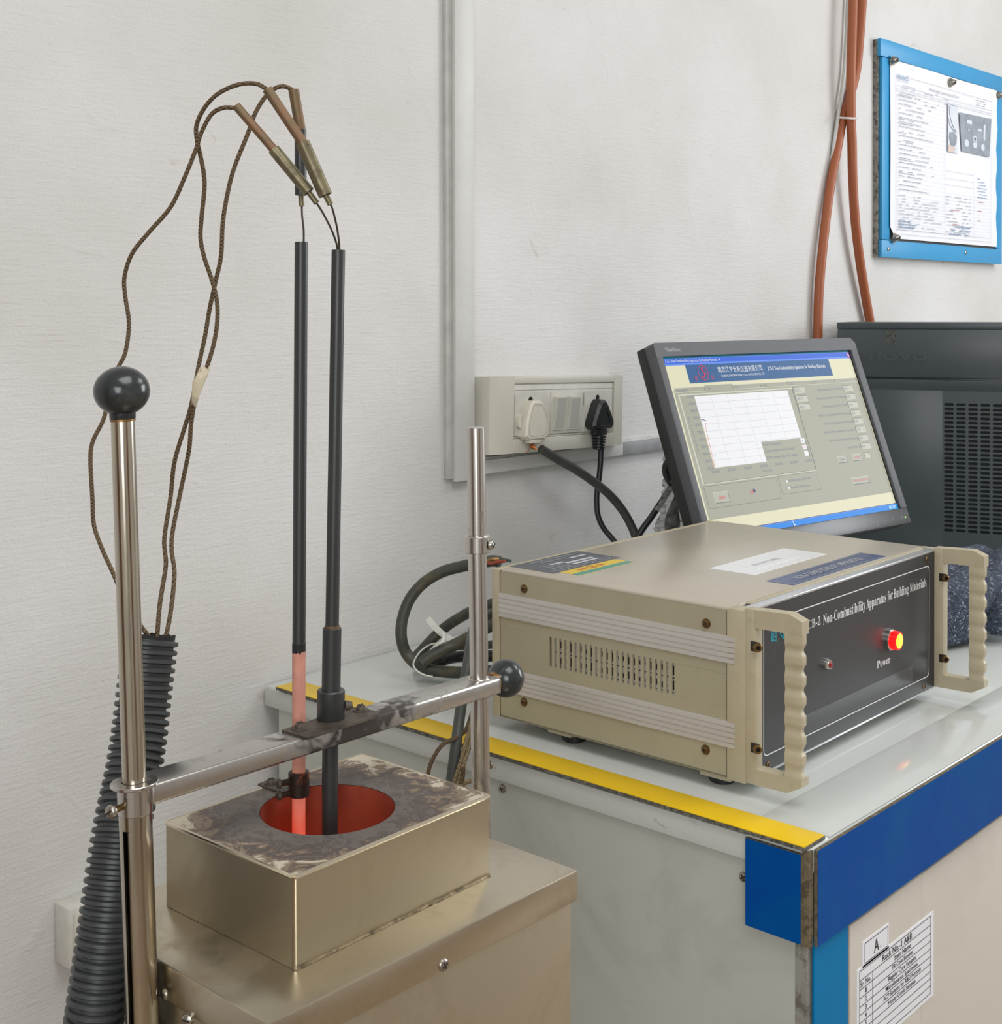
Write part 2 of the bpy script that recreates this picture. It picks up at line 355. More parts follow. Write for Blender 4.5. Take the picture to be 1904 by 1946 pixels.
class MB:
    def __init__(s): s.v = []; s.f = []; s.m = []
    def add(s, vs, fs, mi=0):
        o = len(s.v); s.v += [tuple(v) for v in vs]
        for f in fs: s.f.append(tuple(i+o for i in f)); s.m.append(mi)
        return s
    def box(s, a, b, bev=0, mi=0, mx=None, seg=2):
        a = Vector(a); b = Vector(b); c = (a+b)/2; d = b-a
        bm = bmesh.new(); bmesh.ops.create_cube(bm, size=1)
        for v in bm.verts: v.co = Vector((v.co.x*abs(d.x), v.co.y*abs(d.y), v.co.z*abs(d.z)))
        if bev: bmesh.ops.bevel(bm, geom=bm.edges[:], offset=bev, segments=seg, profile=.5, affect='EDGES')
        for v in bm.verts: v.co = v.co+c
        if mx is not None: bmesh.ops.transform(bm, matrix=mx, verts=bm.verts)
        bm.verts.index_update()
        s.add([v.co for v in bm.verts], [[v.index for v in f.verts] for f in bm.faces], mi); bm.free(); return s
    def lathe(s, prof, p0, ax, seg=24, mi=0, arc=None):
        """prof: list of (radius, height along ax)"""
        p0 = Vector(p0); ax = Vector(ax).normalized(); u = ax.orthogonal().normalized(); w = ax.cross(u)
        vs = []; n = seg; fs = []
        for r, h in prof:
            for k in range(n):
                t = 2*math.pi*k/n
                vs.append(p0+ax*h+(u*math.cos(t)+w*math.sin(t))*r)
        for i in range(len(prof)-1):
            for k in range(n):
                k2 = (k+1) % n
                fs.append((i*n+k, i*n+k2, (i+1)*n+k2, (i+1)*n+k))
        if prof[0][0] > 1e-6: fs.append(tuple(range(n-1, -1, -1)))
        if prof[-1][0] > 1e-6: fs.append(tuple((len(prof)-1)*n+k for k in range(n)))
        return s.add(vs, fs, mi)
    def cyl(s, p0, p1, r, seg=20, mi=0, bev=0):
        p0 = Vector(p0); p1 = Vector(p1); L = (p1-p0).length
        pr = [(r, 0), (r, L)] if not bev else [(r-bev, 0), (r, bev), (r, L-bev), (r-bev, L)]
        return s.lathe(pr, p0, p1-p0, seg, mi)
    def ring(s, p0, p1, ri, ro, seg=28, mi=0):
        p0 = Vector(p0); p1 = Vector(p1); L = (p1-p0).length; e = min(.0006, L*.2)
        vs_prof = [(ri, 0), (ro-e, 0), (ro, e), (ro, L-e), (ro-e, L), (ri, L), (ri, 0)]
        o = len(s.f); s.lathe(vs_prof, p0, p1-p0, seg, mi)
        # drop the two end caps that lathe() adds
        del s.f[-2:]; del s.m[-2:]
        return s
    def tube(s, pts, r, seg=12, sub=6, mi=0, caps=True):
        P = spline(pts, sub) if sub else [Vector(p) for p in pts]
        n = len(P); R = r if callable(r) else (lambda t: r)
        vs = []; fs = []; prev = None
        for i, p in enumerate(P):
            t = (P[min(i+1, n-1)]-P[max(i-1, 0)]).normalized()
            u = t.orthogonal().normalized() if prev is None else (prev-t*prev.dot(t)).normalized()
            prev = u; w = t.cross(u); rr = R(i/(n-1))
            for k in range(seg):
                a = 2*math.pi*k/seg; vs.append(p+(u*math.cos(a)+w*math.sin(a))*rr)
        for i in range(n-1):
            for k in range(seg):
                k2 = (k+1) % seg; fs.append((i*seg+k, i*seg+k2, (i+1)*seg+k2, (i+1)*seg+k))
        if caps: fs += [tuple(range(seg-1, -1, -1)), tuple((n-1)*seg+k for k in range(seg))]
        return s.add(vs, fs, mi)
    def prism(s, poly, o, u, v, d, mi=0, bev=0, mi_side=None):
        """polygon in the plane (o; u, v) pushed by vector d; bev rounds the far rim"""
        o = Vector(o); u = Vector(u); v = Vector(v); d = Vector(d); n = len(poly)
        ms = mi if mi_side is None else mi_side
        A = [o+u*x+v*y for x, y in poly]
        if bev:
            cx = sum(p[0] for p in poly)/n; cy = sum(p[1] for p in poly)/n
            q = []
            for x, y in poly:
                L = math.hypot(x-cx, y-cy); k = max(0, (L-bev)/L); q.append((cx+(x-cx)*k, cy+(y-cy)*k))
            B = [p+d*(1-bev/d.length) for p in A]; Cc = [o+u*x+v*y+d for x, y in q]
            s.add(A+B, [(i, (i+1) % n, n+(i+1) % n, n+i) for i in range(n)]+[tuple(range(n-1, -1, -1))], ms)
            s.add(B+Cc, [(i, (i+1) % n, n+(i+1) % n, n+i) for i in range(n)]+[tuple(range(n, 2*n))], mi)
            return s
        B = [p+d for p in A]
        s.add(A+B, [(i, (i+1) % n, n+(i+1) % n, n+i) for i in range(n)], ms)
        s.add(A, [tuple(range(n-1, -1, -1))], mi); s.add(B, [tuple(range(n))], mi)
        return s
    def quad(s, a, b, c, d, mi=0): return s.add([a, b, c, d], [(0, 1, 2, 3)], mi)
    def cell(s, x0, z0, x1, z1, hole, y0, y1, mi=0):
        """a cell of sheet in the XZ plane with a hole (list of points, counted round) cut through from y0 to y1"""
        n = len(hole); cx = (x0+x1)/2; cz = (z0+z1)/2
        out = []
        for hx, hz in hole:
            dx = hx-cx; dz = hz-cz
            k = min((x1-cx)/abs(dx) if abs(dx) > 1e-9 else 1e9, (z1-cz)/abs(dz) if abs(dz) > 1e-9 else 1e9)
            out.append([cx+dx*k, cz+dz*k])
        for X, Z in ((x0, z0), (x1, z0), (x1, z1), (x0, z1)):   # pull the nearest ray onto each corner
            j = min(range(n), key=lambda i: (out[i][0]-X)**2+(out[i][1]-Z)**2); out[j] = [X, Z]
        vs = [(x, y0, z) for x, z in out]+[(x, y0, z) for x, z in hole]+[(x, y1, z) for x, z in hole]
        fs = []
        for i in range(n):
            j = (i+1) % n
            fs.append((i, j, n+j, n+i)); fs.append((n+i, n+j, 2*n+j, 2*n+i))
        return s.add(vs, fs, mi)
    def xf(s, mx): s.v = [tuple(mx @ Vector(p)) for p in s.v]; return s

def slot_shape(x0, z0, x1, z1, k=4):
    """rounded slot outline, counter-clockwise"""
    w = x1-x0; h = z1-z0; r = min(w, h)/2; pts = []
    for cx, cz, a0 in ((x1-r, z0+r, -90), (x1-r, z1-r, 0), (x0+r, z1-r, 90), (x0+r, z0+r, 180)):
        for i in range(k):
            a = math.radians(a0+90*i/(k-1)); pts.append((cx+r*math.cos(a), cz+r*math.sin(a)))
    return pts

def mesh_of(name, mb, mats, smooth=35):
    me = bpy.data.meshes.new(name); me.from_pydata(mb.v, [], mb.f)
    bm = bmesh.new(); bm.from_mesh(me); bmesh.ops.recalc_face_normals(bm, faces=bm.faces); bm.to_mesh(me); bm.free()
    for m in (mats if isinstance(mats, (list, tuple)) else [mats]): me.materials.append(M[m] if isinstance(m, str) else m)
    me.polygons.foreach_set('material_index', mb.m)
    if smooth:
        me.polygons.foreach_set('use_smooth', [True]*len(me.polygons)); me.set_sharp_from_angle(angle=math.radians(smooth))
    me.update(); return me

WM = {}      # world matrix of every thing and part
def thing(name, label, cat, loc=(0, 0, 0), mx=None, group=None):
    o = bpy.data.objects.new(name, None); COL.objects.link(o); o.empty_display_size = .05
    w = mx if mx is not None else Matrix.Translation(Vector(loc)); o.matrix_world = w; WM[o.name] = w.copy()
    o['label'] = label; o['category'] = cat
    if group: o['group'] = group
    return o
def part(name, mb, mats, parent, world=False, label=None, smooth=35, kind=None):
    w = WM[parent.name]
    if world: mb.xf(w.inverted())
    o = bpy.data.objects.new(name, mesh_of(name, mb, mats, smooth)); COL.objects.link(o); o.parent = parent; WM[o.name] = w
    if label: o['label'] = label
    if kind: o['kind'] = kind
    return o
def single(name, label, cat, mb, mats, group=None, loc=None, smooth=35):
    """a thing that is one mesh; geometry in world coordinates, origin moved to loc"""
    loc = Vector(loc) if loc is not None else Vector(mb.v[0])
    mb.xf(Matrix.Translation(-loc))
    o = bpy.data.objects.new(name, mesh_of(name, mb, mats, smooth)); COL.objects.link(o); o.location = loc
    WM[o.name] = Matrix.Translation(loc); o['label'] = label; o['category'] = cat
    if group: o['group'] = group
    return o
def structure(name, mb, mats):
    o = bpy.data.objects.new(name, mesh_of(name, mb, mats, 0)); COL.objects.link(o); o['kind'] = 'structure'; return o
def place(name, mesh, parent, loc, nrm, spin=0, label=None, world=False):
    """a shared mesh (built along +Z) as a part, standing on loc along nrm"""
    o = bpy.data.objects.new(name, mesh); COL.objects.link(o); o.parent = parent
    loc = Vector(loc); nrm = Vector(nrm)
    if world:
        inv = WM[parent.name].inverted(); loc = inv @ loc; nrm = inv.to_3x3() @ nrm
    o.location = loc; o.rotation_euler = (nrm.to_track_quat('Z', 'Y').to_matrix() @ Matrix.Rotation(spin, 3, 'Z')).to_euler()
    WM[o.name] = WM[parent.name]
    if label: o['label'] = label
    return o
def screw_mesh(name, r, h, m, cross=True, hexs=False, washer=0):
    mb = MB()
    if washer: mb.lathe([(washer, 0), (washer, .0006), (washer*.6, .0007)], (0, 0, 0), (0, 0, 1), 20); 
    z = .0006 if washer else 0
    if hexs:
        mb.lathe([(r, z), (r, z+h*.8), (r*.85, z+h), (r*.5, z+h), (r*.5, z+h*.5), (0, z+h*.5)], (0, 0, 0), (0, 0, 1), 18)
        mb.lathe([(r*.52, z+h*.62), (0, z+h*.62)], (0, 0, 0), (0, 0, 1), 6, 1)
    else:
        mb.lathe([(r, z), (r, z+h*.25), (r*.86, z+h*.68), (r*.5, z+h*.95), (0, z+h)], (0, 0, 0), (0, 0, 1), 18)
        a = r*.62; b = r*.14
        mb.box((-a, -b, z+h*.55), (a, b, z+h*1.03), mi=1)
        if cross: mb.box((-b, -a, z+h*.55), (b, a, z+h*1.03), mi=1)
    return mesh_of(name, mb, [m, 'recess'])

TEXTS = []
def lettering(name, parent, m, items, mx, label=None, extrude=0, kind=None):
    """items: (string, x, y, w, h) with the ink box's lower left corner, or w None to keep the natural width; mx puts text on its surface"""
    TEXTS.append((name, parent, m, items, mx, label, extrude, kind))
def flush_text():
    jobs = []
    for T in TEXTS:
        for it in T[3]:
            c = bpy.data.curves.new('txt', 'FONT'); c.body = it[0]; c.resolution_u = 3; c.offset = .008 if T[2] == 'ink_dark' else 0; c.extrude = 0
            o = bpy.data.objects.new('txt', c); COL.objects.link(o); jobs.append(o)
    dg = bpy.context.evaluated_depsgraph_get(); k = 0
    for name, parent, m, items, mx, label, ext, kind in TEXTS:
        mb = MB()
        for it in items:
            o = jobs[k]; k += 1
            me = o.evaluated_get(dg).to_mesh()
            vs = [v.co.copy() for v in me.vertices]; fs = [tuple(p.vertices) for p in me.polygons]
            o.evaluated_get(dg).to_mesh_clear()
            if not vs: continue
            x0 = min(v.x for v in vs); x1 = max(v.x for v in vs); y0 = min(v.y for v in vs); y1 = max(v.y for v in vs)
            sy = it[4]/(y1-y0); sx = it[3]/(x1-x0) if it[3] else sy
            rotm = Matrix.Rotation(it[5], 4, 'Z') if len(it) > 5 else Matrix()
            T = Matrix.Translation((it[1], it[2], 0)) @ rotm @ Matrix.Diagonal((sx, sy, 1, 1)) @ Matrix.Translation((-x0, -y0, 0))
            P = [mx @ (T @ v) for v in vs]
            if ext:
                up = (mx.to_3x3() @ Vector((0, 0, 1))).normalized()*ext; n = len(P); edge = {}
                for f in fs:
                    for a, b in zip(f, f[1:]+f[:1]): edge[(a, b)] = 1
                side = [(a, b, n+b, n+a) for a, b in edge if (b, a) not in edge]
                mb.add(P+[p+up for p in P], [tuple(i+n for i in f) for f in fs]+side)
            else:
                mb.add(P, fs)
        ob = part(name, mb, m, parent, label=label, smooth=0, kind=kind)
    for o in jobs:
        c = o.data; bpy.data.objects.remove(o); bpy.data.curves.remove(c)
def bold(s):
    """serif bold letters of the mathematical alphabet"""
    out = ''
    for ch in s:
        if 'A' <= ch <= 'Z': out += chr(0x1D400+ord(ch)-65)
        elif 'a' <= ch <= 'z': out += chr(0x1D41A+ord(ch)-97)
        elif '0' <= ch <= '9': out += chr(0x1D7CE+ord(ch)-48)
        else: out += ch
    return out
FRONT = Matrix(((1, 0, 0, 0), (0, 0, -1, 0), (0, 1, 0, 0), (0, 0, 0, 1)))     # text upright, facing -Y
def front(y): return Matrix.Translation((0, y, 0)) @ FRONT
def onto(z): return Matrix.Translation((0, 0, z))

# ================================================================ the room
YW = 1.4197
structure('wall_back', MB().box((-1.8, YW, 0), (4.5, YW+.12, 2.9)), 'wall')
structure('wall_left', MB().box((-1.92, -2.6, 0), (-1.8, YW+.12, 2.9)), 'wall')
structure('wall_right', MB().box((4.5, -2.6, 0), (4.62, YW+.12, 2.9)), 'wall')
structure('wall_front', MB().box((-1.92, -2.72, 0), (4.62, -2.6, 2.9)), 'wall')
structure('floor', MB().box((-1.92, -2.72, -.1), (4.62, YW+.12, 0)), 'floor')
structure('added_door_1', MB().box((.15, -2.6, .002), (1.05, -2.55, 2.08), .004), 'added_door_wood')  # unseen door, added so the steel reflects something dark and brown
structure('added_door_2', MB().box((-1.8, .30, .002), (-1.75, 1.16, 2.08), .004), 'added_door_wood')  # second added door out of view, another dark streak for the steel
structure('ceiling', MB().box((-1.92, -2.72, 2.9), (4.62, YW+.12, 3.0)), 'ceiling')

# ---------------------------------------------------------------- trunking on the wall
t = thing('cable_trunking', 'white painted vertical wiring trunking running up the wall above the socket', 'trunking', (1.455, YW, .99))
part('base', MB().box((1.430, YW-.008, .991), (1.4835, YW, 2.9), .001), 'trunk_side', t, True)
part('cover', MB().box((1.4405, YW-.016, .9865), (1.4835, YW-.0075, 2.9), .002), 'trunk', t, True)
t = thing('cable_trunking', 'grey-white horizontal wiring trunking running behind the socket box to the monitor', 'trunking', (1.8, YW, 1.0))
part('base', MB().box((1.484, YW-.008, .9885), (2.9, YW, 1.018), .001), 'trunk_side', t, True)
part('cover', MB().box((1.4835, YW-.016, .9925), (1.862, YW-.0075, 1.0145), .002), 'trunk', t, True)
part('cover', MB().box((1.8625, YW-.016, .9925), (2.9, YW-.0075, 1.0145), .002), 'trunk_shade_dirt', t, True, label='grey length of cover, shade and dirt in its colour')  # shade beyond the socket is put into this cover's grey, along with dirt

mbx = MB().box((.783, YW-.034, .49), (.862, YW, .561), .004)
t = thing('junction_box', 'small pale wall box half hidden behind the corrugated hose', 'wall box', (.82, YW, .525))
part('body', mbx, 'socket_light', t, True)
part('cover_plate', MB().box((.789, YW-.0375, .496), (.856, YW-.034, .555), .0015), 'socket', t, True)

# ---------------------------------------------------------------- socket outlet
so_m = Matrix.Translation((1.496, YW, 1.0863)) @ Matrix.Rotation(.0305, 4, 'Y')
so = thing('wall_socket', 'ivory surface-mounted switched twin socket box on the wall', 'socket', mx=so_m)
plan = [(-.001, 0), (-.001, -.030), (.0015, -.034), (.012, -.038), (.332, -.038), (.338, -.033), (.3425, -.02), (.3435, 0)]
part('back_box', MB().prism(plan, (0, 0, -.0595), (1, 0, 0), (0, 1, 0), (0, 0, .118)), 'socket', so)
fr = MB()
fr.prism([(-.0015, -.029), (-.0005, -.034), (.006, -.0395), (.014, -.0425), (.0465, -.0432), (.0465, -.036), (.012, -.034)], (0, 0, -.0610), (1, 0, 0), (0, 1, 0), (0, 0, .1205))
fr.prism([(.303, -.036), (.303, -.0432), (.322, -.0425), (.333, -.038), (.340, -.030), (.344, -.018), (.344, -.012), (.338, -.03), (.33, -.034)], (0, 0, -.0605), (1, 0, 0), (0, 1, 0), (0, 0, .1195))
fr.box((.0465, -.0432, -.0610), (.303, -.036, -.0385), .0012)
fr.box((.0465, -.0432, .0478), (.303, -.036, .0595), .0012)
part('cover_frame', fr, 'socket', so)
part('inner_frame', MB().box((.0475, -.0405, -.038), (.302, -.037, .0475), .0008), 'socket_light', so)
for nm, xa, xb, hx in (('socket_module', .0497, .1271, .0868), ('socket_module', .222, .2966, .2584)):
    mb = MB()
    ring = [(hx+.0058*math.cos(a*math.pi/8), .0215+.0058*math.sin(a*math.pi/8)) for a in range(16)]
    mb.cell(xa, .009, xb, .0335, ring, -.0426, -.0385)
    mb.box((xa, -.0426, -.034), (xb, -.0400, .009))
    mo = part(nm, mb, 'socket_light', so)
    part('earth_hole', MB().cyl((hx, -.0410, .0215), (hx, -.0404, .0215), .0062), 'hole', mo)
part('switch_plate', MB().box((.1377, -.0424, -.034), (.2119, -.040, .0335), .0006), 'socket', so)
for xa, xb in ((.1425, .1675), (.1785, .2045)):
    mb = MB().prism([(-.0420, -.0285), (-.0440, -.0285), (-.0505, .0250), (-.0420, .0262)], (xa, 0, 0), (0, 1, 0), (0, 0, 1), (xb-xa, 0, 0), 0)
    sw = part('rocker_switch', mb, 'socket_light', so)
    part('rocker_face', MB().add([(xa+.0035, -.0442, -.027), (xb-.001, -.0442, -.027), (xb-.001, -.0506, .0235), (xa+.0035, -.0506, .0235)], [(0, 1, 2, 3)]), 'rocker', sw)
for z in (.0376, -.0345): part('groove', MB().box((.0485, -.04055, z-.0005), (.301, -.0403, z+.0005)), 'line', so)

# plugs, each one thing with its cord
pw = thing('mains_plug', 'white three-pin plug with bare copper strands and a thick grey cord', 'plug', mx=so_m)
poly = [(.0745, .0214), (.0935, .0212), (.0995, .0178), (.1075, .0046), (.1140, -.0134), (.1118, -.0340), (.1040, -.0400), (.0650, -.0402), (.0580, -.0346), (.0600, -.0120), (.0655, .0060), (.0705, .0176)]
part('body', MB().prism(poly, (0, -.0426, 0), (1, 0, 0), (0, 0, 1), (0, -.0175, 0), bev=.003), 'plug_white', pw)
inner = [(.0865+(x-.0865)*.78, -.009+(z+.009)*.80) for x, z in poly]
ou = MB()
for (x0, z0), (x1, z1) in zip(inner, inner[1:]+inner[:1]): ou.tube([(x0, -.06015, z0), (x1, -.06015, z1)], .00032, 5, 0)
part('moulded_outline', ou, 'line', pw)
part('flange', MB().prism([(.0590, -.022), (.0520, -.019), (.0505, -.010), (.0530, -.003), (.0590, .001)], (0, -.0428, 0), (1, 0, 0), (0, 0, 1), (0, -.006, 0)), 'plug_white', pw)
part('cord_entry', MB().box((.070, -.058, -.0455), (.096, -.046, -.0400), .001), 'plug_white', pw)
st = MB()
for k in range(7):
    x = .078+.0015*k; st.tube([(x, -.052+.002*math.sin(k), -.044), (x-.002+.003*math.sin(2*k), -.053, -.0495), (x+.004, -.055+.003*math.cos(k), -.0555)], .0009, 6, 4)
st.tube([(.076, -.052, -.048), (.070, -.056, -.053), (.060, -.058, -.060)], .0005, 5, 5)
part('copper_strands', st, 'copper', pw)
part('cord', MB().tube([(1.5846,1.3570,1.0293),(1.6200,1.3520,1.0100),(1.6578,1.3450,0.9903),(1.6967,1.3380,0.9667),(1.7284,1.3300,0.9426),(1.7506,1.3220,0.9166),(1.7630,1.3140,0.8915),(1.7654,1.3050,0.8695),(1.7620,1.2950,0.8399)], .0072, 16), 'rubber_grey', pw, True)
pb = thing('mains_plug', 'black moulded three-pin plug with ribbed strain relief and thin black cord', 'plug', mx=so_m)
cx = .2515
tri = [(cx-.005, .0198), (cx+.005, .0195), (cx+.011, .014), (cx+.0285, -.0175), (cx+.0285, -.0245), (cx+.023, -.0300), (cx-.020, -.0300), (cx-.0265, -.0245), (cx-.0262, -.0175), (cx-.011, .014)]
part('body', MB().prism(tri, (0, -.0426, 0), (1, 0, 0), (0, 0, 1), (0, -.021, 0), bev=.0045), 'rubber', pb)
tr = [(cx-.001, .0075), (cx+.003, .0075), (cx+.0165, -.0200), (cx+.0145, -.0235), (cx-.0125, -.0235), (cx-.0145, -.0200)]
rb = MB()
for (x0, z0), (x1, z1) in zip(tr, tr[1:]+tr[:1]): rb.tube([(x0, -.0637, z0), (x1, -.0637, z1)], .0008, 6, 0)
part('raised_triangle', rb, 'rubber', pb)
sr = MB(); sr.box((cx-.0150, -.0590, -.0400), (cx+.0135, -.0460, -.0290), .002)
for k in range(5): sr.lathe([(.0085, 0), (.0125-.0006*k, .0004), (.0125-.0006*k, .0030), (.0085, .0034)], (cx-.001, -.0525, -.0440-.0048*k), (0, 0, 1), 18)
sr.cyl((cx-.001, -.0525, -.064), (cx-.001, -.0525, -.036), .0072, 14)
part('strain_relief', sr, 'rubber', pb)
part('cord', MB().tube([(1.7494,1.3660,1.0164),(1.7479,1.3660,0.9918),(1.7436,1.3660,0.9658),(1.7386,1.3660,0.9443),(1.7353,1.3640,0.9229),(1.7344,1.3600,0.9041),(1.7383,1.3520,0.8852),(1.7441,1.3400,0.8700),(1.7436,1.3200,0.8524)], .0047, 14), 'rubber', pb, True)

# ---------------------------------------------------------------- orange conduits and the tie round them
single('orange_conduit', 'orange-brown flexible conduit bending left down behind the monitor', 'conduit',
       MB().tube([(2.7573,1.4000,2.0121),(2.7464,1.4020,1.9400),(2.7439,1.4070,1.8604),(2.7297,1.4085,1.7787),(2.6955,1.4085,1.7114),(2.6689,1.4085,1.6691),(2.6405,1.4085,1.5926),(2.6050,1.4070,1.5006),(2.5697,1.4040,1.3751),(2.5557,1.4050,1.2790),(2.5514,1.4050,1.1833),(2.5516,1.4050,1.0537)], .0100, 14, 5), 'orange', 'orange conduits on the wall')
single('orange_conduit', 'orange-brown flexible conduit bending right down behind the computer tower', 'conduit',
       MB().tube([(2.6738,1.3850,1.9938),(2.6691,1.3850,1.9241),(2.6645,1.3850,1.8454),(2.6619,1.3860,1.7556),(2.6660,1.3880,1.6667),(2.6748,1.3900,1.6136),(2.6822,1.3920,1.5358),(2.7027,1.3960,1.4385),(2.7368,1.4000,1.3402),(2.7874,1.4050,1.2268),(2.8331,1.4070,1.1236)], .0103, 14, 5), 'orange', 'orange conduits on the wall')
tp = [(2.6423,1.4020,1.6662),(2.6344,1.3890,1.6635),(2.6319,1.3765,1.6614),(2.6549,1.3760,1.6632),(2.6849,1.3840,1.6677)]
single('cable_tie', 'white nylon tie binding the two orange conduits', 'cable tie', MB().tube(tp, .0022, 8, 5), 'tie')
single('white_cable', 'flat white cable running down the wall beside the orange conduits', 'cable',
       MB().tube([(2.6990,1.4120,1.9800),(2.6967,1.4120,1.9331),(2.6801,1.4120,1.7727),(2.6516,1.4120,1.6676),(2.6347,1.4130,1.6016),(2.6221,1.4150,1.5319)], .0042, 10, 5), 'trunk')

# ---------------------------------------------------------------- notice board and the sheet pinned to it
nb = thing('notice_board', 'bright blue framed notice board on the wall above the computer tower', 'board', (3.18, YW, 1.367))
part('backing', MB().box((2.832, YW-.012, 1.368), (3.532, YW, 1.867)), 'board_edge', nb, True)
part('inner_sheet', MB().box((2.875, YW-.0135, 1.40), (3.50, YW-.012, 1.835)), 'board_back', nb, True)
yb0, yb1 = YW-.0205, YW-.0125
part('frame_bar', MB().box((2.829, yb0, 1.8275), (3.536, yb1, 1.868), .0008), 'blue_board', nb, True)
part('frame_bar', MB().box((2.836, yb0, 1.367), (3.536, yb1, 1.4065), .0008), 'blue_board', nb, True)
part('frame_bar', MB().box((2.838, yb0, 1.408), (2.876, yb1, 1.826), .0008), 'blue_board', nb, True)
part('frame_bar', MB().box((3.497, yb0, 1.408), (3.536, yb1, 1.826), .0008), 'blue_board', nb, True)
kn = screw_mesh('holding_nut', .0085, .012, 'steel_screw', True, washer=.0115)
for x, z in ((2.8785, 1.822), (3.1955, 1.8105), (3.496, 1.8145), (2.889, 1.4125)):
    place('holding_nut', kn, nb, (x, YW-.0265, z), (0, -1, 0), .5, world=True)
for x, z in ((2.868, 1.3865), (3.300, 1.3915)): place('screw', screw_mesh('board_screw', .005, .003, 'steel_screw'), nb, (x, yb0, z), (0, -1, 0), .3, world=True)

pn = thing('paper_notice', 'white printed instruction sheet in a clear sleeve pinned to the blue board', 'notice', (3.18, YW-.0235, 1.41))
pp = MB(); NX, NZ = 24, 16
def psh(x, z): return YW-.0235-.0012*math.sin(x*17+z*5)*math.sin(z*13)-.002*max(0, (x-3.40))*4
for j in range(NZ+1):
    for i in range(NX+1):
        x = 2.8725+(3.4905-2.8725)*i/NX+(.0035*math.sin(j*1.7) if i == NX else 0); z = 1.412+(1.8255-1.412)*j/NZ
        if i == 0 and j == 0: x += .026; 
        pp.v.append((x, psh(x, z), z))
for j in range(NZ):
    for i in range(NX):
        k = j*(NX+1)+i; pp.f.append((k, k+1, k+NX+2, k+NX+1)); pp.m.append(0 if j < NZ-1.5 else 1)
part('sheet', pp, ['paper', 'sleeve'], pn, True, smooth=60)
YP = YW-.0262
def rects(rows):
    mb = MB()
    for x0, z0, x1, z1 in rows: mb.quad((x0, YP, z0), (x1, YP, z0), (x1, YP, z1), (x0, YP, z1))
    return mb
rows = [(2.899, z, 3.449, z+.0008) for z in (1.792, 1.768, 1.7605, 1.7555, 1.4225, 1.4325)]
rows += [(2.899, 1.4225, 2.8998, 1.792), (2.911, 1.47, 2.9116, 1.7555), (3.166, 1.425, 3.1667, 1.7555), (3.449, 1.42, 3.4497, 1.792), (3.3385, 1.43, 3.3391, 1.60)]
random.seed(3)
for k in range(22): rows.append((2.90, 1.745-k*.0105, 3.166, 1.7453-k*.0105))
for k in range(12): rows.append((2.90, 1.512-k*.0072, 3.166, 1.5124-k*.0072)); rows.append((3.167, 1.535-k*.0088, 3.449, 1.5353-k*.0088))
for z in (1.59, 1.572, 1.556): rows.append((3.167, z, 3.338, z+.0006))
for xx in (2.965, 2.988, 3.02): rows.append((xx, 1.455, xx+.0004, 1.495))
for xx in (3.275, 3.30, 3.315): rows.append((xx, 1.43, xx+.0004, 1.48))
part('ruled_lines', rects(rows), 'ink_pale', pn, True, smooth=0, kind='stuff')
wd = []
def words(x0, x1, z, h, fill=.85):
    x = x0
    while x < x1:
        w = random.uniform(.006, .022)
        if x+w > x1: break
        if random.random() < fill: wd.append((x, z, x+w, z+h))
        x += w+.0032
for k in range(22):
    words(2.914, 2.914+random.uniform(.08, .235), 1.7478-k*.0105, .0017)
    if random.random() < .4: words(2.914, 3.0, 1.7435-k*.0105, .0014)
for k in range(11): words(2.915, 3.15, 1.5135-k*.0072, .0014, .5)
for k in range(11): words(3.172, 3.33, 1.5265-k*.0088, .0015, .45)
for z in (1.783, 1.777, 1.765, 1.7575): words(2.905, 3.0, z-.012, .0013, .5); words(3.05, 3.2, z-.012, .0013, .4)
for z in (1.785, 1.779, 1.773): words(3.355, 3.42, z, .0014)
part('body_print', rects(wd), 'ink', pn, True, smooth=0, label='rows of small grey print', kind='stuff')
wd = []
for k in range(7): words(3.362, 3.43, 1.583-k*.008, .0016, .7)
for k in range(3): words(3.19, 3.33, 1.452-k*.0095, .003, .6); words(2.912, 3.0, 1.452-k*.007, .0025, .6)
part('signature_marks', rects(wd), 'ink_blue', pn, True, smooth=0, label='faint blue ink entries', kind='stuff')
rd = [(3.20, 1.494, 3.25, 1.4955), (3.365, 1.523, 3.40, 1.5245), (3.365, 1.50, 3.39, 1.5015), (3.21, 1.4585, 3.25, 1.46), (3.365, 1.475, 3.385, 1.4765)]
part('red_print', rects(rd), 'ink_red', pn, True, smooth=0, kind='stuff')
ph = part('photo_print', rects([(3.179, 1.6375, 3.237, 1.7585)]), 'photo_pale', pn, True, smooth=0, label='narrow photo of the furnace')
YP -= .0003
pm = MB(); e = .0006
pm.prism([(3.185, 1.672), (3.195, 1.656), (3.215, 1.652), (3.229, 1.662), (3.232, 1.680), (3.212, 1.690), (3.188, 1.686)], (0, YP, 0), (1, 0, 0), (0, 0, 1), (0, -.0002, 0), 0)
pm.prism([(3.181, 1.639), (3.216, 1.638), (3.222, 1.652), (3.184, 1.656)], (0, YP, 0), (1, 0, 0), (0, 0, 1), (0, -.0002, 0), 1)
for q in ([(3.186, 1.752), (3.192, 1.725), (3.212, 1.70), (3.228, 1.692)], [(3.182, 1.72), (3.190, 1.705), (3.214, 1.692), (3.228, 1.690)]): pm.tube([(x, YP, z) for x, z in q], .0007, 4, 4, 2)
part('photo_subject', pm, ['photo_grey', 'photo_skin', 'photo_dark'], ph, True, smooth=0)
p2 = part('photo_print', MB().prism([(3.247, 1.7425), (3.4485, 1.7465), (3.437, 1.6455), (3.2605, 1.6455)], (0, YP, 0), (1, 0, 0), (0, 0, 1), (0, -.0002, 0)), 'photo_grey', pn, True, smooth=0, label='photo of a control panel')
cp = MB(); YQ = YP-.0004
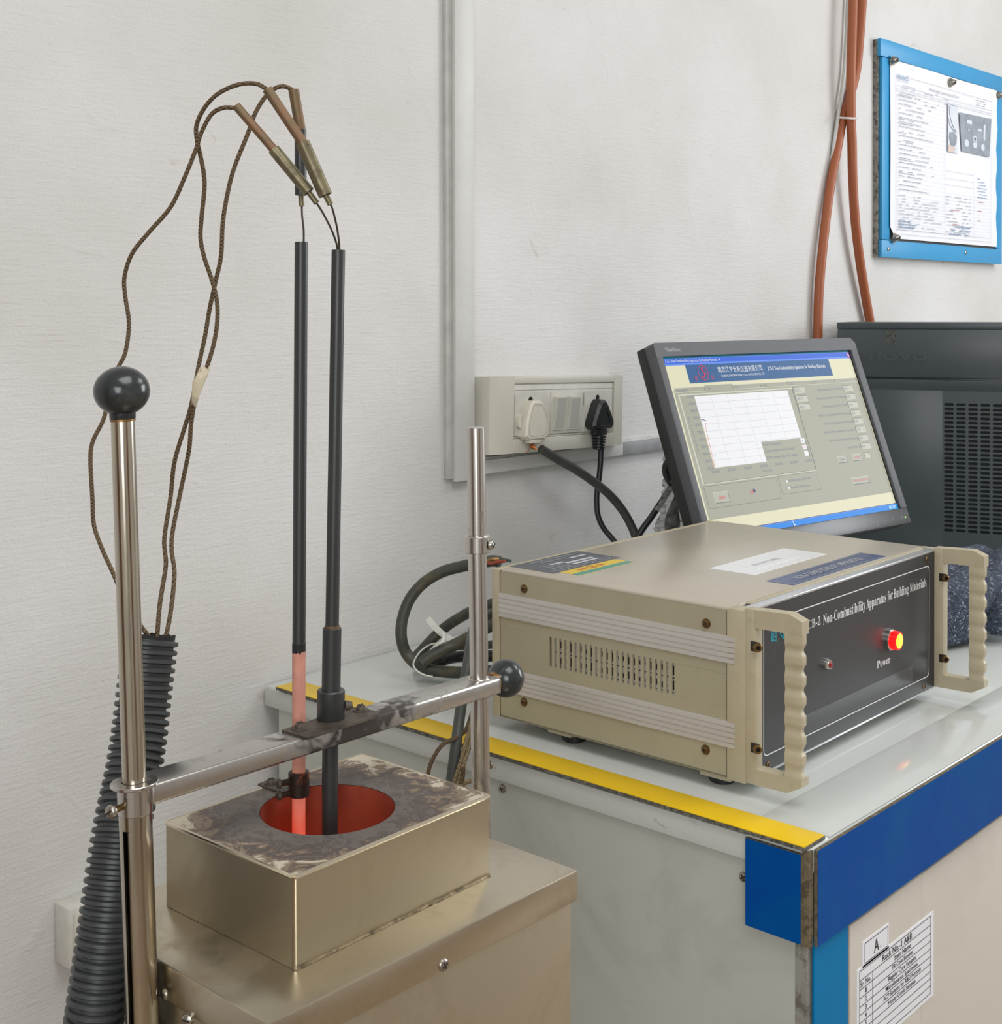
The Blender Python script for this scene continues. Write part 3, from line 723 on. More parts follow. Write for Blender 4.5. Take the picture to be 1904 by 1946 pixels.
def disc(x, z, r, mi=0):
    cp.add([(x+r*math.cos(a*math.pi/6), YQ, z+r*.8*math.sin(a*math.pi/6)) for a in range(12)], [tuple(range(12))], mi)
for x, z, r in ((3.292, 1.669, .0125), (3.343, 1.669, .0115), (3.343, 1.684, .0115), (3.393, 1.667, .0115), (3.306, 1.703, .004)): disc(x, z, r)
YQ -= .0003; disc(3.343, 1.684, .006, 1)
cp.quad((3.290, YQ, 1.719), (3.323, YQ, 1.719), (3.323, YQ, 1.729), (3.290, YQ, 1.729))
cp.quad((3.395, YQ, 1.690), (3.406, YQ, 1.684), (3.409, YQ, 1.727), (3.396, YQ, 1.727))
cp.quad((3.358, YQ, 1.707), (3.385, YQ, 1.706), (3.385, YQ, 1.712), (3.360, YQ, 1.713))
part('photo_subject', cp, ['photo_pale', 'photo_dark'], p2, True, smooth=0, kind='stuff')
YP += .0003
NM = lambda: Matrix.Translation(-WM[pn.name].translation) @ Matrix.Translation((0, YP-.0003, 0)) @ FRONT
lettering('logo_lettering', pn, 'ink_blue', [('AlnkoS', 2.9035, 1.7835, .058, .0125)], NM(), 'blue logo lettering')
lettering('small_lettering', pn, 'ink', [('Metal Composite Panel', 2.9035, 1.7775, .058, .0032)], NM())
lettering('heading_lettering', pn, 'ink', [('Autocept Lamination Point', 3.075, 1.7735, .172, .0105)], NM())

# ================================================================ worktop and the cabinet under it
wt = thing('worktop', 'white laminate worktop edged with a yellow strip on its left', 'worktop', (1.0877, .6078, .7243))
X0, Y0, ZT = 1.0877, .6078, .7505
part('top_panel', MB().box((X0, Y0, .7243), (3.45, YW-.004, ZT), .004, seg=3), 'desk', wt, True)
part('front_laminate', MB().box((X0+.0405, Y0+.0005, ZT-.0005), (3.45, .6830, ZT+.0009), .0004), 'desk', wt, True)
part('side_lip', MB().box((X0-.0012, Y0+.066, .7232), (X0+.004, YW-.0045, .7478), .001), 'desk_lip', wt, True)
ys = part('yellow_strip', MB().box((1.0820, .6090, .7540), (1.1200, 1.3850, .7551), .0003), 'yellow', wt, True)
part('foam_core', MB().box((1.0818, .6088, .7507), (1.1202, 1.3852, .7541)), 'grey_core', ys, True)
bf = part('edge_panel', MB().box((1.0965, Y0-.0052, .6597), (3.45, Y0-.0042, .7482)), 'acp_blue', wt, True, label='long blue front edge panel')
part('panel_core', MB().box((1.0962, Y0-.0043, .6593), (3.45, Y0-.0008, .7486)), 'acp_core', bf, True)
bl = part('edge_panel', MB().box((X0-.0052, .6135, .6630), (X0-.0042, .6722, .7460)), 'acp_blue', wt, True, label='short blue corner panel')
part('panel_core', MB().box((X0-.0043, .6130, .6626), (X0-.0012, .6725, .7464)), 'acp_core', bl, True)
part('corner_edge', MB().box((X0-.001, Y0-.001, .6600), (X0+.006, Y0+.006, .7490)), 'acp_core', wt, True)
for nm, px in (('screw', (X0-.0012, 1.0071, .7380)),): place(nm, screw_mesh('lip_screw', .0048, .002, 'steel_screw'), wt, px, (-1, 0, 0), .4, world=True)

cb = thing('bench_cabinet', 'white sample-rack cabinet with blue trim carrying the worktop', 'cabinet', (1.1, .62, 0))
part('side_panel', MB().box((X0+.004, Y0+.004, 0), (X0+.022, 1.392, .7240)), 'desk_side', cb, True)
part('corner_angle', MB().box((X0+.003, Y0+.003, 0), (X0+.0115, Y0+.016, .6598), .001), 'alu_edge', cb, True)
sk = part('corner_trim', MB().box((1.0985, Y0+.0002, 0), (1.1640, Y0+.0022, .6650)), 'acp_sky', cb, True, label='sky blue vertical trim strip')
part('trim_edge', MB().box((1.1640, Y0+.0006, 0), (1.1668, Y0+.008, .6650)), 'alu_edge', cb, True)
part('carcass', MB().box((X0+.02, Y0+.014, .02), (3.44, 1.39, .7240)), 'desk_side', cb, True)
part('top_rail', MB().box((1.1668, Y0+.0045, .640), (3.44, Y0+.0142, .7240)), 'alu_edge', cb, True)
part('front_panel', MB().box((1.1702, Y0+.0012, .0), (1.3278, Y0+.0045, .6512), .0004), 'desk_front', cb, True)
part('front_panel', MB().box((1.3284, Y0+.0012, .0), (1.80, Y0+.0045, .6512), .0004), 'desk_front', cb, True)
part('front_panel', MB().box((1.8006, Y0+.0012, .0), (3.44, Y0+.0045, .6512), .0004), 'desk_front', cb, True)
sm = screw_mesh('panel_screw', .0050, .0025, 'steel_screw')
for q in ((X0+.004, .9927, .7130), (X0+.004, .6795, .7040)): place('screw', sm, cb, q, (-1, 0, 0), .5, world=True)
# the two paper labels
YL = Y0+.0009
la = part('rack_label', MB().box((1.1945, YL-.0004, .6010), (1.2510, YL+.0003, .6268)), 'paper', cb, True, label='small white label marked A')
lb = part('rack_label', MB().box((1.1835, YL-.0004, .5120), (1.3565, YL+.0003, .6030)), 'paper', cb, True, label='white rack contents label')
def frame_lines(segs, w=.0007):
    mb = MB()
    for x0, z0, x1, z1 in segs:
        if z0 == z1: mb.quad((x0, YL-.0006, z0-w/2), (x1, YL-.0006, z0-w/2), (x1, YL-.0006, z0+w/2), (x0, YL-.0006, z0+w/2))
        else: mb.quad((x0-w/2, YL-.0006, z0), (x0+w/2, YL-.0006, z0), (x0+w/2, YL-.0006, z1), (x0-w/2, YL-.0006, z1))
    return mb
ax0, az0, ax1, az1 = 1.1990, .6042, 1.2490, .6240
part('border', frame_lines([(ax0, az0, ax1, az0), (ax0, az1, ax1, az1), (ax0, az0, ax0, az1), (ax1, az0, ax1, az1)]), 'ink_dark', la, True, smooth=0)
zr = [.6000, .5905, .5815, .5732, .5648, .5567, .5487, .5406, .5330, .5250, .5170]
tb0, tb1 = 1.1880, 1.3490
part('table_rules', frame_lines([(tb0, z, tb1, z) for z in zr]+[(tb0, zr[-1], tb0, zr[0]), (tb1, zr[-1], tb1, zr[0]), (1.2155, zr[-1], 1.2155, zr[1])]), 'ink_dark', lb, True, smooth=0)
CBM = Matrix.Translation(-WM[cb.name].translation) @ Matrix.Translation((0, YL-.0007, 0)) @ FRONT
lettering('lettering', la, 'ink_dark', [('A', 1.2185, .6075, .0105, .0130), ('c', 1.2312, .6090, .0018, .0016)], CBM)
def row(s, x0, x1, k, h=.0058, lift=.0018): return (s, x0, zr[k+1]+lift, x1-x0, h)
lettering('lettering', lb, 'ink_dark', [row('Rack No.-1 A&B', 1.2370, 1.3035, 0, .0066, .0016), row('Sr. No.', 1.1895, 1.2115, 1, .0056, .0020), row('Item Name', 1.2640, 1.3010, 1, .0056, .0020),
    row('1', 1.2005, 1.2025, 2, .0050, .0018), row('FR Core Samples', 1.2590, 1.3062, 2, .0060, .0010),
    row('2', 1.2000, 1.2028, 3, .0050, .0018), row('Regular Core Samples', 1.2500, 1.3130, 3, .0062, .0008),
    row('3', 1.2000, 1.2028, 4, .0050, .0016), row('Miscellaneous Specimens', 1.2440, 1.3170, 4, .0062, .0006),
    row('4', 1.2000, 1.2028, 5, .0050, .0016), row('ACP Samples for R&D Purpose', 1.2390, 1.3250, 5, .0062, .0006),
    row('5', 1.2000, 1.2028, 6, .0050, .0016), row('Honey Comb Samples', 1.2500, 1.3120, 6, .0062, .0006)], CBM)

# ================================================================ control instrument on the worktop
im = Matrix.Translation((1.1588, .7205, .7655)) @ Matrix.Rotation(.0108, 4, 'Z')
ins = thing('control_instrument', 'beige rack instrument with black front, red power lamp and two handles', 'instrument', mx=im)
IW, ID, IH = .4721, .3432, .177
# shell
sh = MB()
sh.box((.0010, .0225, .0015), (.0030, .3330, .0740)); sh.box((.0010, .0225, .1082), (.0030, .3330, .1740))
sh.box((.0010, .0225, .0738), (.0030, .0850, .1084)); sh.box((.0010, .2600, .0738), (.0030, .3330, .1084))
part('left_side_panel', sh, 'beige', ins)
part('bottom_panel', MB().box((.0010, .0225, .0012), (IW-.001, .333, .0035)), 'beige', ins)
part('right_side_panel', MB().box((IW-.003, .0225, .0012), (IW-.001, .333, .1742)), 'beige', ins)
tc_ = MB().box((.0008, .0190, .1725), (IW-.0008, .3335, .1770), .0028, seg=3)
part('top_cover', tc_, 'beige_top', ins)
part('back_panel', MB().box((.006, .3395, .006), (IW-.006, .3425, .171)), 'beige', ins)
rf = MB()
for xa, xb in ((-.0002, .012), (IW-.012, IW)): rf.box((xa, .3345, 0), (xb, ID+.003, IH-.001), .0012)
rf.box((.0, .3345, IH-.009), (IW, ID+.002, IH-.0012), .0008); rf.box((0, .3345, 0), (IW, ID, .008), .0008)
part('rear_frame', rf, 'beige_frame', ins)
for xa, xb in ((-.0004, .0215), (IW-.0085, IW)): part('front_post', MB().box((xa, -.0008, 0), (xb, .0212, IH), .0012), 'beige_frame', ins)
part('edge_strip', MB().box((.0215, -.0004, .1738), (IW-.0085, .0125, IH-.0002), .0008), 'alu_strip', ins)
part('edge_bead', MB().box((.0330, .0126, IH-.0012), (IW-.018, .0185, IH+.0006), .0006), 'beige_frame', ins)
part('edge_strip', MB().box((.0215, -.0010, .0000), (IW-.0085, .012, .0022), .0004), 'alu_strip', ins)
# ribbed trims on the left side
for z0, z1 in ((.1203, .1486), (.0333, .0605)):
    prof = []; n = 5; h = (z1-z0)/n
    prof.append((.0012, z0))
    for k in range(n):
        a = z0+k*h; prof += [(-.0012, a+.0004), (-.0012, a+h-.0012), (-.0002, a+h-.0010), (-.0002, a+h-.0002)]
    prof.append((.0012, z1))
    part('trim_strip', MB().prism(prof, (0, .0110, 0), (1, 0, 0), (0, 0, 1), (0, .3235, 0)), 'alu_trim', ins, smooth=0)
bs_ = screw_mesh('side_screw', .0043, .0026, 'brass_screw', washer=.0052)
for y, z in ((.2962, .1581), (.0462, .1568), (.2966, .0256), (.0472, .0247)): place('screw', bs_, ins, (.0009, y, z), (-1, 0, 0), .3)
# vent slots cut through the side (built in XZ, then turned onto the side)
vg = MB(); n = 24; pitch = (.2566-.0878)/(n-1)
TURN = Matrix(((0, 1, 0, 0), (1, 0, 0, 0), (0, 0, 1, 0), (0, 0, 0, 1)))
for k in range(n):
    c = .0878+k*pitch; vg.cell(c-pitch/2, .0720, c+pitch/2, .1102, slot_shape(c-.0016, .0738, c+.0016, .1086), .0009, .0032)
vg.box((.0845, .0010, .0720), (.0845+.0001, .003, .1102))
vg.xf(TURN); part('vent_grille', vg, 'beige', ins)
part('fan_guard', MB().box((.0040, .075, .070), (.0046, .2545, .112)), 'fan_guard', ins)
gd = MB()
for k in range(24):
    y = .0865+k*.0072
    for zz in ((.0835, .0995) if k % 4 == 0 else ()): gd.lathe([(.0056, 0), (.0056, .0003)], (.0040, y, zz), (-1, 0, 0), 12)
    for zz in ((.0820, .1005) if k % 4 == 2 else ()): gd.lathe([(.0042, 0), (.0042, .0003)], (.0040, y, zz), (-1, 0, 0), 12)
gd.box((.0036, .075, .0908), (.0040, .2545, .0922)); gd.box((.0036, .2545, .0700), (.0041, .2605, .112)); gd.box((.0036, .075, .0758), (.0040, .2545, .0766))
part('guard_openings', gd, 'hole', ins)
for x, y in ((.03, .045), (.03, .245), (IW-.03, .045), (IW-.03, .245)):
    mb = MB().lathe([(.0125, -.0150), (.014, -.0135), (.014, -.004), (.0125, -.003)], (x, y, 0), (0, 0, 1), 20)
    part('foot', mb, 'rubber', ins)
part('foot_bracket', MB().box((.002, .228, -.0022), (.030, .262, .0014), .0004), 'beige', ins)
part('foot_bracket', MB().box((.002, .018, -.0030), (.030, .055, .0014), .0004), 'beige', ins)
# black front
part('front_panel', MB().box((.0215, -.0004, .0022), (IW-.0085, .003, .1738)), 'black_panel', ins)
bd = MB(); bx0, bz0, bx1, bz1, rr = .0365, .0188, .4420, .1585, .007
loop = slot_shape(bx0, bz0, bx1, bz1, 2); loop = []
for cx_, cz_, a0 in ((bx1-rr, bz0+rr, -90), (bx1-rr, bz1-rr, 0), (bx0+rr, bz1-rr, 90), (bx0+rr, bz0+rr, 180)):
    for i in range(7): a = math.radians(a0+15*i); loop.append((cx_, cz_, math.cos(a), math.sin(a)))
m_ = len(loop)
bd.add([(x+c*(rr-.0006), -.0007, z+s_*(rr-.0006)) for x, z, c, s_ in loop]+[(x+c*(rr+.0006), -.0007, z+s_*(rr+.0006)) for x, z, c, s_ in loop], [(i, (i+1) % m_, m_+(i+1) % m_, m_+i) for i in range(m_)])
part('border_line', bd, 'white_print', ins, smooth=0)
lettering('lettering', ins, 'white_print', [(bold('JCB-2'), .1225, .1336, .0355, .0108), (bold('Non-Combustibility'), .1640, .1300, .1020, .0148), (bold('Apparatus'), .2685, .1300, .0515, .0146), (bold('for'), .3240, .1336, .0140, .0112), (bold('Building'), .3405, .1300, .0410, .0148), (bold('Materials'), .3855, .1336, .0480, .0110)], front(-.0007), 'white serif title lettering')
lettering('lettering', ins, 'white_print', [(bold('Power'), .2962, .0575, .0355, .0088)], front(-.0007))
lettering('emblem', ins, 'cyan_print', [('崛', .0510, .1345, .0115, .0125), (bold('J'), .0725, .1365, .0060, .0085), ('起', .0850, .1345, .0115, .0125)], front(-.0007), 'cyan emblem lettering')
em = MB()
q = slot_shape(.0700, .1345, .0812, .1470, 2)
for (x0, z0), (x1, z1) in zip(q, q[1:]+q[:1]): em.tube([(x0, -.0007, z0), (x1, -.0007, z1)], .0005, 4, 0)
part('emblem_frame', em, 'cyan_print', ins)
ps = screw_mesh('panel_screw_small', .0034, .0016, 'brass_screw', cross=True)
for x, z in ((.0491, .1685), (.4351, .1675), (.4273, .0082), (.0455, .0085)): place('screw', ps, ins, (x, -.0004, z), (0, -1, 0), .7)
part('clear_strip', MB().box((.1200, -.0009, .0215), (.3925, -.0006, .0418)), 'clear_film', ins)
lx, lz = .3290, .0862
lm_ = part('power_lamp', MB().lathe([(.0130, 0), (.0130, .004), (.0122, .0048)], (lx, -.0004, lz), (0, -1, 0), 32), 'chrome', ins)
part('lens', MB().lathe([(.0112, .0), (.0112, .0070), (.0106, .0088), (.0092, .0092)], (lx, -.0044, lz), (0, -1, 0), 32), 'lamp_red', lm_)
part('lens_face', MB().lathe([(.0088, .0), (.0088, .0094), (.0060, .0102), (0, .0106)], (lx, -.0044, lz), (0, -1, 0), 32), 'lamp_core', lm_)
ld = part('indicator', MB().lathe([(.0064, 0), (.0064, .0025), (.0050, .0058), (.0040, .0060), (.0040, .0040)], (.1705, -.0004, .0884), (0, -1, 0), 24), 'chrome', ins)
part('lens', MB().lathe([(.0037, 0), (.0037, .003), (.0024, .0046), (0, .005)], (.1705, -.0034, .0884), (0, -1, 0), 18), 'led_red', ld)
# handles
def handle(x0, x1, inner):
    mb = MB(); N = 7
    # back bar, top arm and bottom arm
    mb.box((x0, -.0122, .0015), (x1, .0004, .1795), .0010)
    top = [(-.011, .1610), (-.0645, .1618), (-.0645, .1752), (-.0500, .1812), (-.011, .1795)]
    bot = [(-.011, .0180), (-.011, .0018), (-.0480, .0024), (-.0643, .0112), (-.0643, .0182)]
    for pl in (top, bot): mb.prism(pl, (x0, 0, 0), (0, 1, 0), (0, 0, 1), (x1-x0, 0, 0))
    # finger grip: sections along z, scalloped on its front edge and both faces
    z0, z1, K = .0182, .1618, 62; secs = []
    for k in range(K+1):
        z = z0+(z1-z0)*k/K
        ph_ = (z-.0215)/(.1392/N); f = ph_-math.floor(ph_)
        on = 0 <= ph_ < N
        g = (1-abs(2*f-1)**4) if on and f < .50 else 0
        if on and f < .5: g = math.sin(f/.5*math.pi)**.6
        d = .0022*g; e_ = .0014*g
        secs.append([(x0+e_, -.0452, z), (x1-e_, -.0452, z), (x1-e_-.0025, -.0600+d, z), (x1-e_-.0050, -.0645+d, z), (x0+e_+.0015, -.0645+d, z), (x0+e_, -.0612+d, z)])
    vs = [p for s_ in secs for p in s_]
    fs = [(k*6+i, k*6+(i+1) % 6, (k+1)*6+(i+1) % 6, (k+1)*6+i) for k in range(K) for i in range(6)]+[(5, 4, 3, 2, 1, 0), tuple(K*6+i for i in range(6))]
    mb.add(vs, fs)
    return mb
bt = screw_mesh('handle_bolt', .0046, .0045, 'brass_screw', hexs=True)
dim = mesh_of('moulding_dimple', MB().ring((0, 0, -.0003), (0, 0, .0003), .0023, .0028, 20), 'beige_frame')
for hx0, hx1 in ((.0008, .0150), (IW-.0142, IW)):
    hd = part('handle', handle(hx0, hx1, 0), 'beige_frame', ins)
    for z in (.1425, .0395):
        place('bolt_seat', mesh_of('bolt_seat', MB().box((-.0050, -.0050, -.0002), (.0050, .0050, .0004), .0001), 'recess'), hd, (hx0-.0003, -.0150+.0030, z), (-1, 0, 0))
        place('bolt', bt, hd, (hx0-.0002, -.0145, z), (-.75, -.65, 0))
    for y, z in ((-.0060, .1690), (-.0065, .1130), (-.0060, .0690), (-.0055, .0105), (-.0560, .1640), (-.0540, .0105)): place('moulding_dimple', dim, hd, (hx0, y, z), (-1, 0, 0))
# stickers on the top
def quadtop(pts, z): return MB().add([(x, y, z) for x, y in pts], [tuple(range(len(pts)))])
ZL = IH+.0003
def sticker(name, x0, y0, x1, y1, m, label, par=None, dz=0): return part(name, MB().box((x0, y0, IH-.0001), (x1, y1, ZL+dz)), m, par or ins, label=label, smooth=0)
s1 = sticker('rating_label', .0185, .2665, .1500, .3340, 'label_grey', 'dark grey rating label')
wl = MB()
for x0, y0, x1, y1 in ((.055, .2985, .080, .3045), (.076, .2910, .128, .2975), (.076, .2820, .128, .2880), (.106, .3090, .135, .3145)): wl.quad((x0, y0, ZL+.0003), (x1, y0, ZL+.0003), (x1, y1, ZL+.0003), (x0, y1, ZL+.0003))
part('entry_boxes', wl, 'grey_print', s1, smooth=0)
lettering('lettering', s1, 'grey_print', [('Apparatus for determining', .045, .3225, .082, .0050), ('Building Materials', .058, .3145, .045, .0045), ('Type', .036, .2985, .014, .0045), ('Quantity', .036, .2905, .034, .0045), ('Serial Number', .034, .2820, .038, .0045), ('Nanjing Jiangning Analytical Instrument', .030, .2745, .112, .0040), ('Instrument Co., Ltd', .030, .2685, .112, .0035)], onto(ZL+.0004))
s2 = sticker('inspection_label', .0300, .2375, .1360, .2660, 'label_yellow', 'yellow and green inspection sticker')
part('green_band', MB().box((.0300, .2375, ZL-.0001), (.1360, .2475, ZL+.0003)), 'label_green', s2, smooth=0)
lettering('lettering', s2, 'label_red', [('合格', .052, .2520, .014, .0090), ('QS', .071, .2510, .015, .0110), ('证', .090, .2535, .012, .0075)], onto(ZL+.0004))
s3 = sticker('paper_sticker', .1640, .0865, .3380, .1475, 'label_white', 'blank white paper sticker')
s3b = part('inner_label', MB().box((.1985, .1020, ZL-.0001), (.2955, .1325, ZL+.0002)), 'label_white', s3, smooth=0)
lettering('lettering', s3b, 'grey_print', [('DO NOT OPEN', .213, .1135, .060, .0070)], onto(ZL+.0004))
s4 = sticker('name_label', .1430, .0240, .3740, .0595, 'label_navy', 'navy name label')
ed = MB()
for x0, y0, x1, y1 in ((.1455, .0262, .3715, .0268), (.1455, .0567, .3715, .0573), (.1455, .0262, .1461, .0573), (.3709, .0262, .3715, .0573)): ed.quad((x0, y0, ZL+.0002), (x1, y0, ZL+.0002), (x1, y1, ZL+.0002), (x0, y1, ZL+.0002))
part('label_border', ed, 'grey_print', s4, smooth=0)
lettering('lettering', s4, 'grey_print', [('NON-COMBUSTIBILITY APPARATUS', .1780, .0350, .1560, .0125)], onto(ZL+.0003))

# ================================================================ monitor
a_, t_ = -.1396, -.3608
mm_ = Matrix.Translation((1.8903, 1.0961, 1.0411)) @ Matrix.Rotation(a_, 4, 'Z') @ Matrix.Rotation(t_, 4, 'X')
mo = thing('monitor', 'black tilted widescreen monitor showing the test program, behind the beige instrument', 'monitor', mx=mm_)
bz = MB(); oxl, oxr, ozb, ozt = -.2535, .2560, -.1690, .1662
sxl, sxr, szb, szt = -.2400, .2385, -.1415, .1437
bz.prism([(oxl, ozb), (oxl, ozt-.004), (oxl+.004, ozt), (oxr-.010, ozt), (oxr, ozt-.010), (oxr, ozb)][:0] or [(oxl, szt), (sxr+.0001, szt), (oxr, szt), (oxr, ozt-.010), (oxr-.010, ozt), (oxl+.004, ozt), (oxl, ozt-.004)], (0, .016, 0), (1, 0, 0), (0, 0, 1), (0, -.0200, 0))
bz.box((oxl, -.0040, szb), (sxl, .016, szt+.0005), .0006); bz.box((sxr, -.0040, szb), (oxr, .016, szt+.0005), .0006)
part('bezel', bz, 'mon_bezel', mo)
ch = MB().box((oxl, -.0040, ozb), (oxr, .016, szb), .0012)
part('chin', ch, 'mon_chin', mo)
bk = MB(); bk.box((oxl-.0015, .0150, ozb-.0005), (oxr+.0015, .0340, ozt-.001), .003); bk.box((oxl+.02, .0330, ozb+.02), (oxr-.02, .0550, ozt-.03), .008); bk.box((-.11, .054, -.10), (.11, .072, .08), .010)
part('back_shell', bk, 'mon_dark', mo)
# the lit screen
UI = {'desk': (0, 110, 120), 'black': (12, 14, 18), 'title': (44, 104, 226), 'title2': (104, 150, 250), 'cream': (236, 232, 198), 'banner': (44, 98, 152), 'panel': (176, 176, 158), 'hi': (218, 218, 198), 'lo': (120, 120, 108), 'edge': (84, 84, 80),
      'plot': (250, 250, 252), 'grid': (214, 216, 224), 'field': (206, 206, 190), 'task': (0, 140, 240), 'red': (230, 60, 80), 'crimson': (214, 50, 80), 'ink': (124, 132, 152), 'inkd': (98, 104, 118), 'white': (245, 245, 245), 'green': (120, 200, 130), 'navy': (30, 60, 120), 'yellow': (220, 206, 120), 'btn': (190, 190, 176), 'tray': (40, 170, 250)}
def emis(name):
    k = 'screen_'+name
    if k not in M:
        m = bpy.data.materials.new(k); m.use_nodes = True; b = m.node_tree.nodes['Principled BSDF']
        b.inputs['Base Color'].default_value = (.01, .01, .01, 1); b.inputs['Roughness'].default_value = .3; b.inputs['Specular IOR Level'].default_value = .1
        b.inputs['Emission Color'].default_value = lin(UI[name]); b.inputs['Emission Strength'].default_value = SCREEN_GAIN
        M[k] = m
    return k
SCREEN_GAIN = .63
ui = MB(); ui_m = []
def ur(x0, z0, x1, z1, c, lay=1):
    k = emis(c)
    if k not in ui_m: ui_m.append(k)
    y = .0012-.00012*lay
    ui.quad((x0, y, z0), (x1, y, z0), (x1, y, z1), (x0, y, z1), ui_m.index(k))
def sunken(x0, z0, x1, z1, c, lay, up=False, w=.0008):
    ur(x0, z0, x1, z1, 'edge' if not up else 'hi', lay); ur(x0+w, z0, x1, z1-w, 'hi' if not up else 'edge', lay+1); ur(x0+w, z0+w, x1-w, z1-w, c, lay+2)
ur(sxl-.002, szb-.002, sxr+.002, szt+.002, 'black', 0)
ur(-.2395, .1419, .2345, .1437, 'desk', 1)
ur(-.2395, .1300, .2360, .1414, 'title', 1); ur(-.2395, .1300, .2360, .1330, 'title2', 2); ur(-.2395, .1405, .2360, .1414, 'title2', 2)
ur(.2290, .1312, .2350, .1402, 'crimson', 3); ur(.2305, .1330, .2335, .1385, 'white', 4); ur(-.2390, .1315, -.2355, .1400, 'yellow', 3)
ur(-.2395, -.1310, .2360, .1300, 'cream', 1)
ur(-.1908, .1000, .1720, .1302, 'banner', 2)
ur(-.2315, -.1120, .2345, .0905, 'panel', 2)
xs = (-.2295, -.1600, -.0935, -.0250, .0455, .1080, .1720, .2340)
for i, (xa, xb) in enumerate(zip(xs, xs[1:])):
    up_ = .0960 if i == 1 else .0940
    ur(xa, .0870, xb-.0010, up_, 'panel', 3); ur(xb-.0018, .0875, xb-.0008, up_, 'edge', 4); ur(xa, up_-.0006, xb-.001, up_, 'hi', 4)
ur(-.2310, .0860, -.1600, .0868, 'hi', 5); ur(-.0935, .0860, .2340, .0868, 'hi', 5)
ur(-.2245, -.0590, .0515, .0832, 'hi', 3); ur(-.2215, -.0575, .0515, .0808, 'edge', 4); ur(-.2215, -.0570, .0500, .0805, 'panel', 5)
PX0, PX1, PZ0, PZ1 = -.1898, .0368, -.0350, .0790
ur(PX0, PZ0, PX1, PZ1, 'plot', 6)
for k in range(1, 10): z = PZ0+(PZ1-PZ0)*k/10; ur(PX0, z-.0003, PX1, z+.0003, 'grid', 7)
for k in range(1, 6): x = PX0+(PX1-PX0)*k/6; ur(x-.0003, PZ0, x+.0003, PZ1, 'grid', 7)
ur(-.0660, -.0350, .0450, -.0025, 'panel', 8); ur(.0440, -.0350, .0450, -.0025, 'edge', 9)
for k in range(3): ur(.0325, -.0115-k*.0108, .0430, -.0035-k*.0108, 'plot', 9)
ur(PX0, PZ0, PX0+.0009, .030, 'yellow', 8)
def line(pts, c, w=.0007):
    for (x0, z0), (x1, z1) in zip(pts, pts[1:]):
        dx, dz = x1-x0, z1-z0; L = max(1e-6, math.hypot(dx, dz)); nx, nz = -dz/L*w/2, dx/L*w/2; k = emis(c)
        if k not in ui_m: ui_m.append(k)
        ui.quad((x0+nx, .0001, z0+nz), (x0-nx, .0001, z0-nz), (x1-nx, .0001, z1-nz), (x1+nx, .0001, z1+nz), ui_m.index(k))
line([(-.1885, -.0345), (-.1865, -.010), (-.1850, .015), (-.1838, .029), (-.1820, .0345), (-.1795, .0355)], 'red')
line([(-.1880, -.0345), (-.1850, -.026), (-.1815, -.0185), (-.1790, -.0140)], 'green')
line([(-.1896, .0415), (-.184, .0408), (-.1785, .0390)], 'navy', .0011)
line([(.0345, -.0098), (.0375, -.0055), (.041, -.010)], 'navy', .0006); line([(.0345, -.0206), (.0375, -.0163), (.041, -.0208)], 'red', .0006)
for k in range(3): sunken(.0530, .0728-k*.0145, .0830, .0835-k*.0145, 'field', 4)
for k in range(8): sunken(.1880, .0705-k*.01475, .2150, .0812-k*.01475, 'field', 4)
for x0, z0, x1, z1 in ((.1135, -.0520, .1395, -.0404), (.1538, -.0515, .1810, -.0392)): sunken(x0, z0, x1, z1, 'btn', 4, True)
sunken(.1895, -.0485, .2045, -.0390, 'field', 4); sunken(.1340, -.0905, .1830, -.0785, 'btn', 4, True)
for x0, z0, x1, z1 in ((-.2245, -.0955, -.0550, -.0612), (-.0500, -.0900, .0490, -.0600)):
    ur(x0, z0, x1, z1, 'lo', 3); ur(x0+.0006, z0+.0006, x1-.0006, z1-.0006, 'panel', 4)
sunken(-.2085, -.0890, -.1745, -.0722, 'btn', 5, True)
def dsc(x, z, r, c):
    k = emis(c)
    if k not in ui_m: ui_m.append(k)
    ui.add([(x+r*math.cos(i*math.pi/7), .0001, z+r*math.sin(i*math.pi/7)) for i in range(14)], [tuple(range(14))], ui_m.index(k))
dsc(-.1148, -.0775, .0030, 'navy'); dsc(-.0310, -.0700, .0022, 'white'); dsc(-.0310, -.0810, .0022, 'white')
ur(-.2395, -.1412, .2375, -.1318, 'task', 3); ur(-.2395, -.1330, .2375, -.1318, 'title2', 4); ur(.2120, -.1412, .2375, -.1322, 'tray', 4)
dsc(.2150, -.1368, .0024, 'white')
line([(-.045, -.1330), (-.045, -.1405), (-.0425, -.1385), (-.040, -.1405)], 'white', .0014)
# the maker's emblem in the banner
q = slot_shape(-.1660, .1040, -.1440, .1285, 5)
line(q+[q[0]], 'crimson', .0011)
line([(-.1505, .1245), (-.1560, .1240), (-.1575, .1205), (-.1535, .1165), (-.1525, .1125), (-.1550, .1090), (-.1600, .1088)], 'crimson', .0026)
dsc(-.1495, .1200, .0014, 'crimson'); dsc(-.1495, .1140, .0014, 'crimson')
part('screen', ui, ui_m, mo, smooth=0)
LT = front(-.0001)
lettering('screen_lettering', mo, emis('white'), [('JCB-2 Non-Combustibility Apparatus for Building Materials. v4', -.2340, .1330, .1270, .0062), ('南京江宁分析仪器有限公司', -.1195, .1145, .1085, .0105), ('NANJING JIANGNING ANALYTICAL INSTRUMENT CO.,LTD', -.1150, .1065, .1060, .0046), (bold('JCB-2 Non-Combustibility Apparatus for Building Materials'), .0025, .1130, .1540, .0082), ('10:45', .2195, -.1385, .0120, .0040)], LT, kind='stuff')
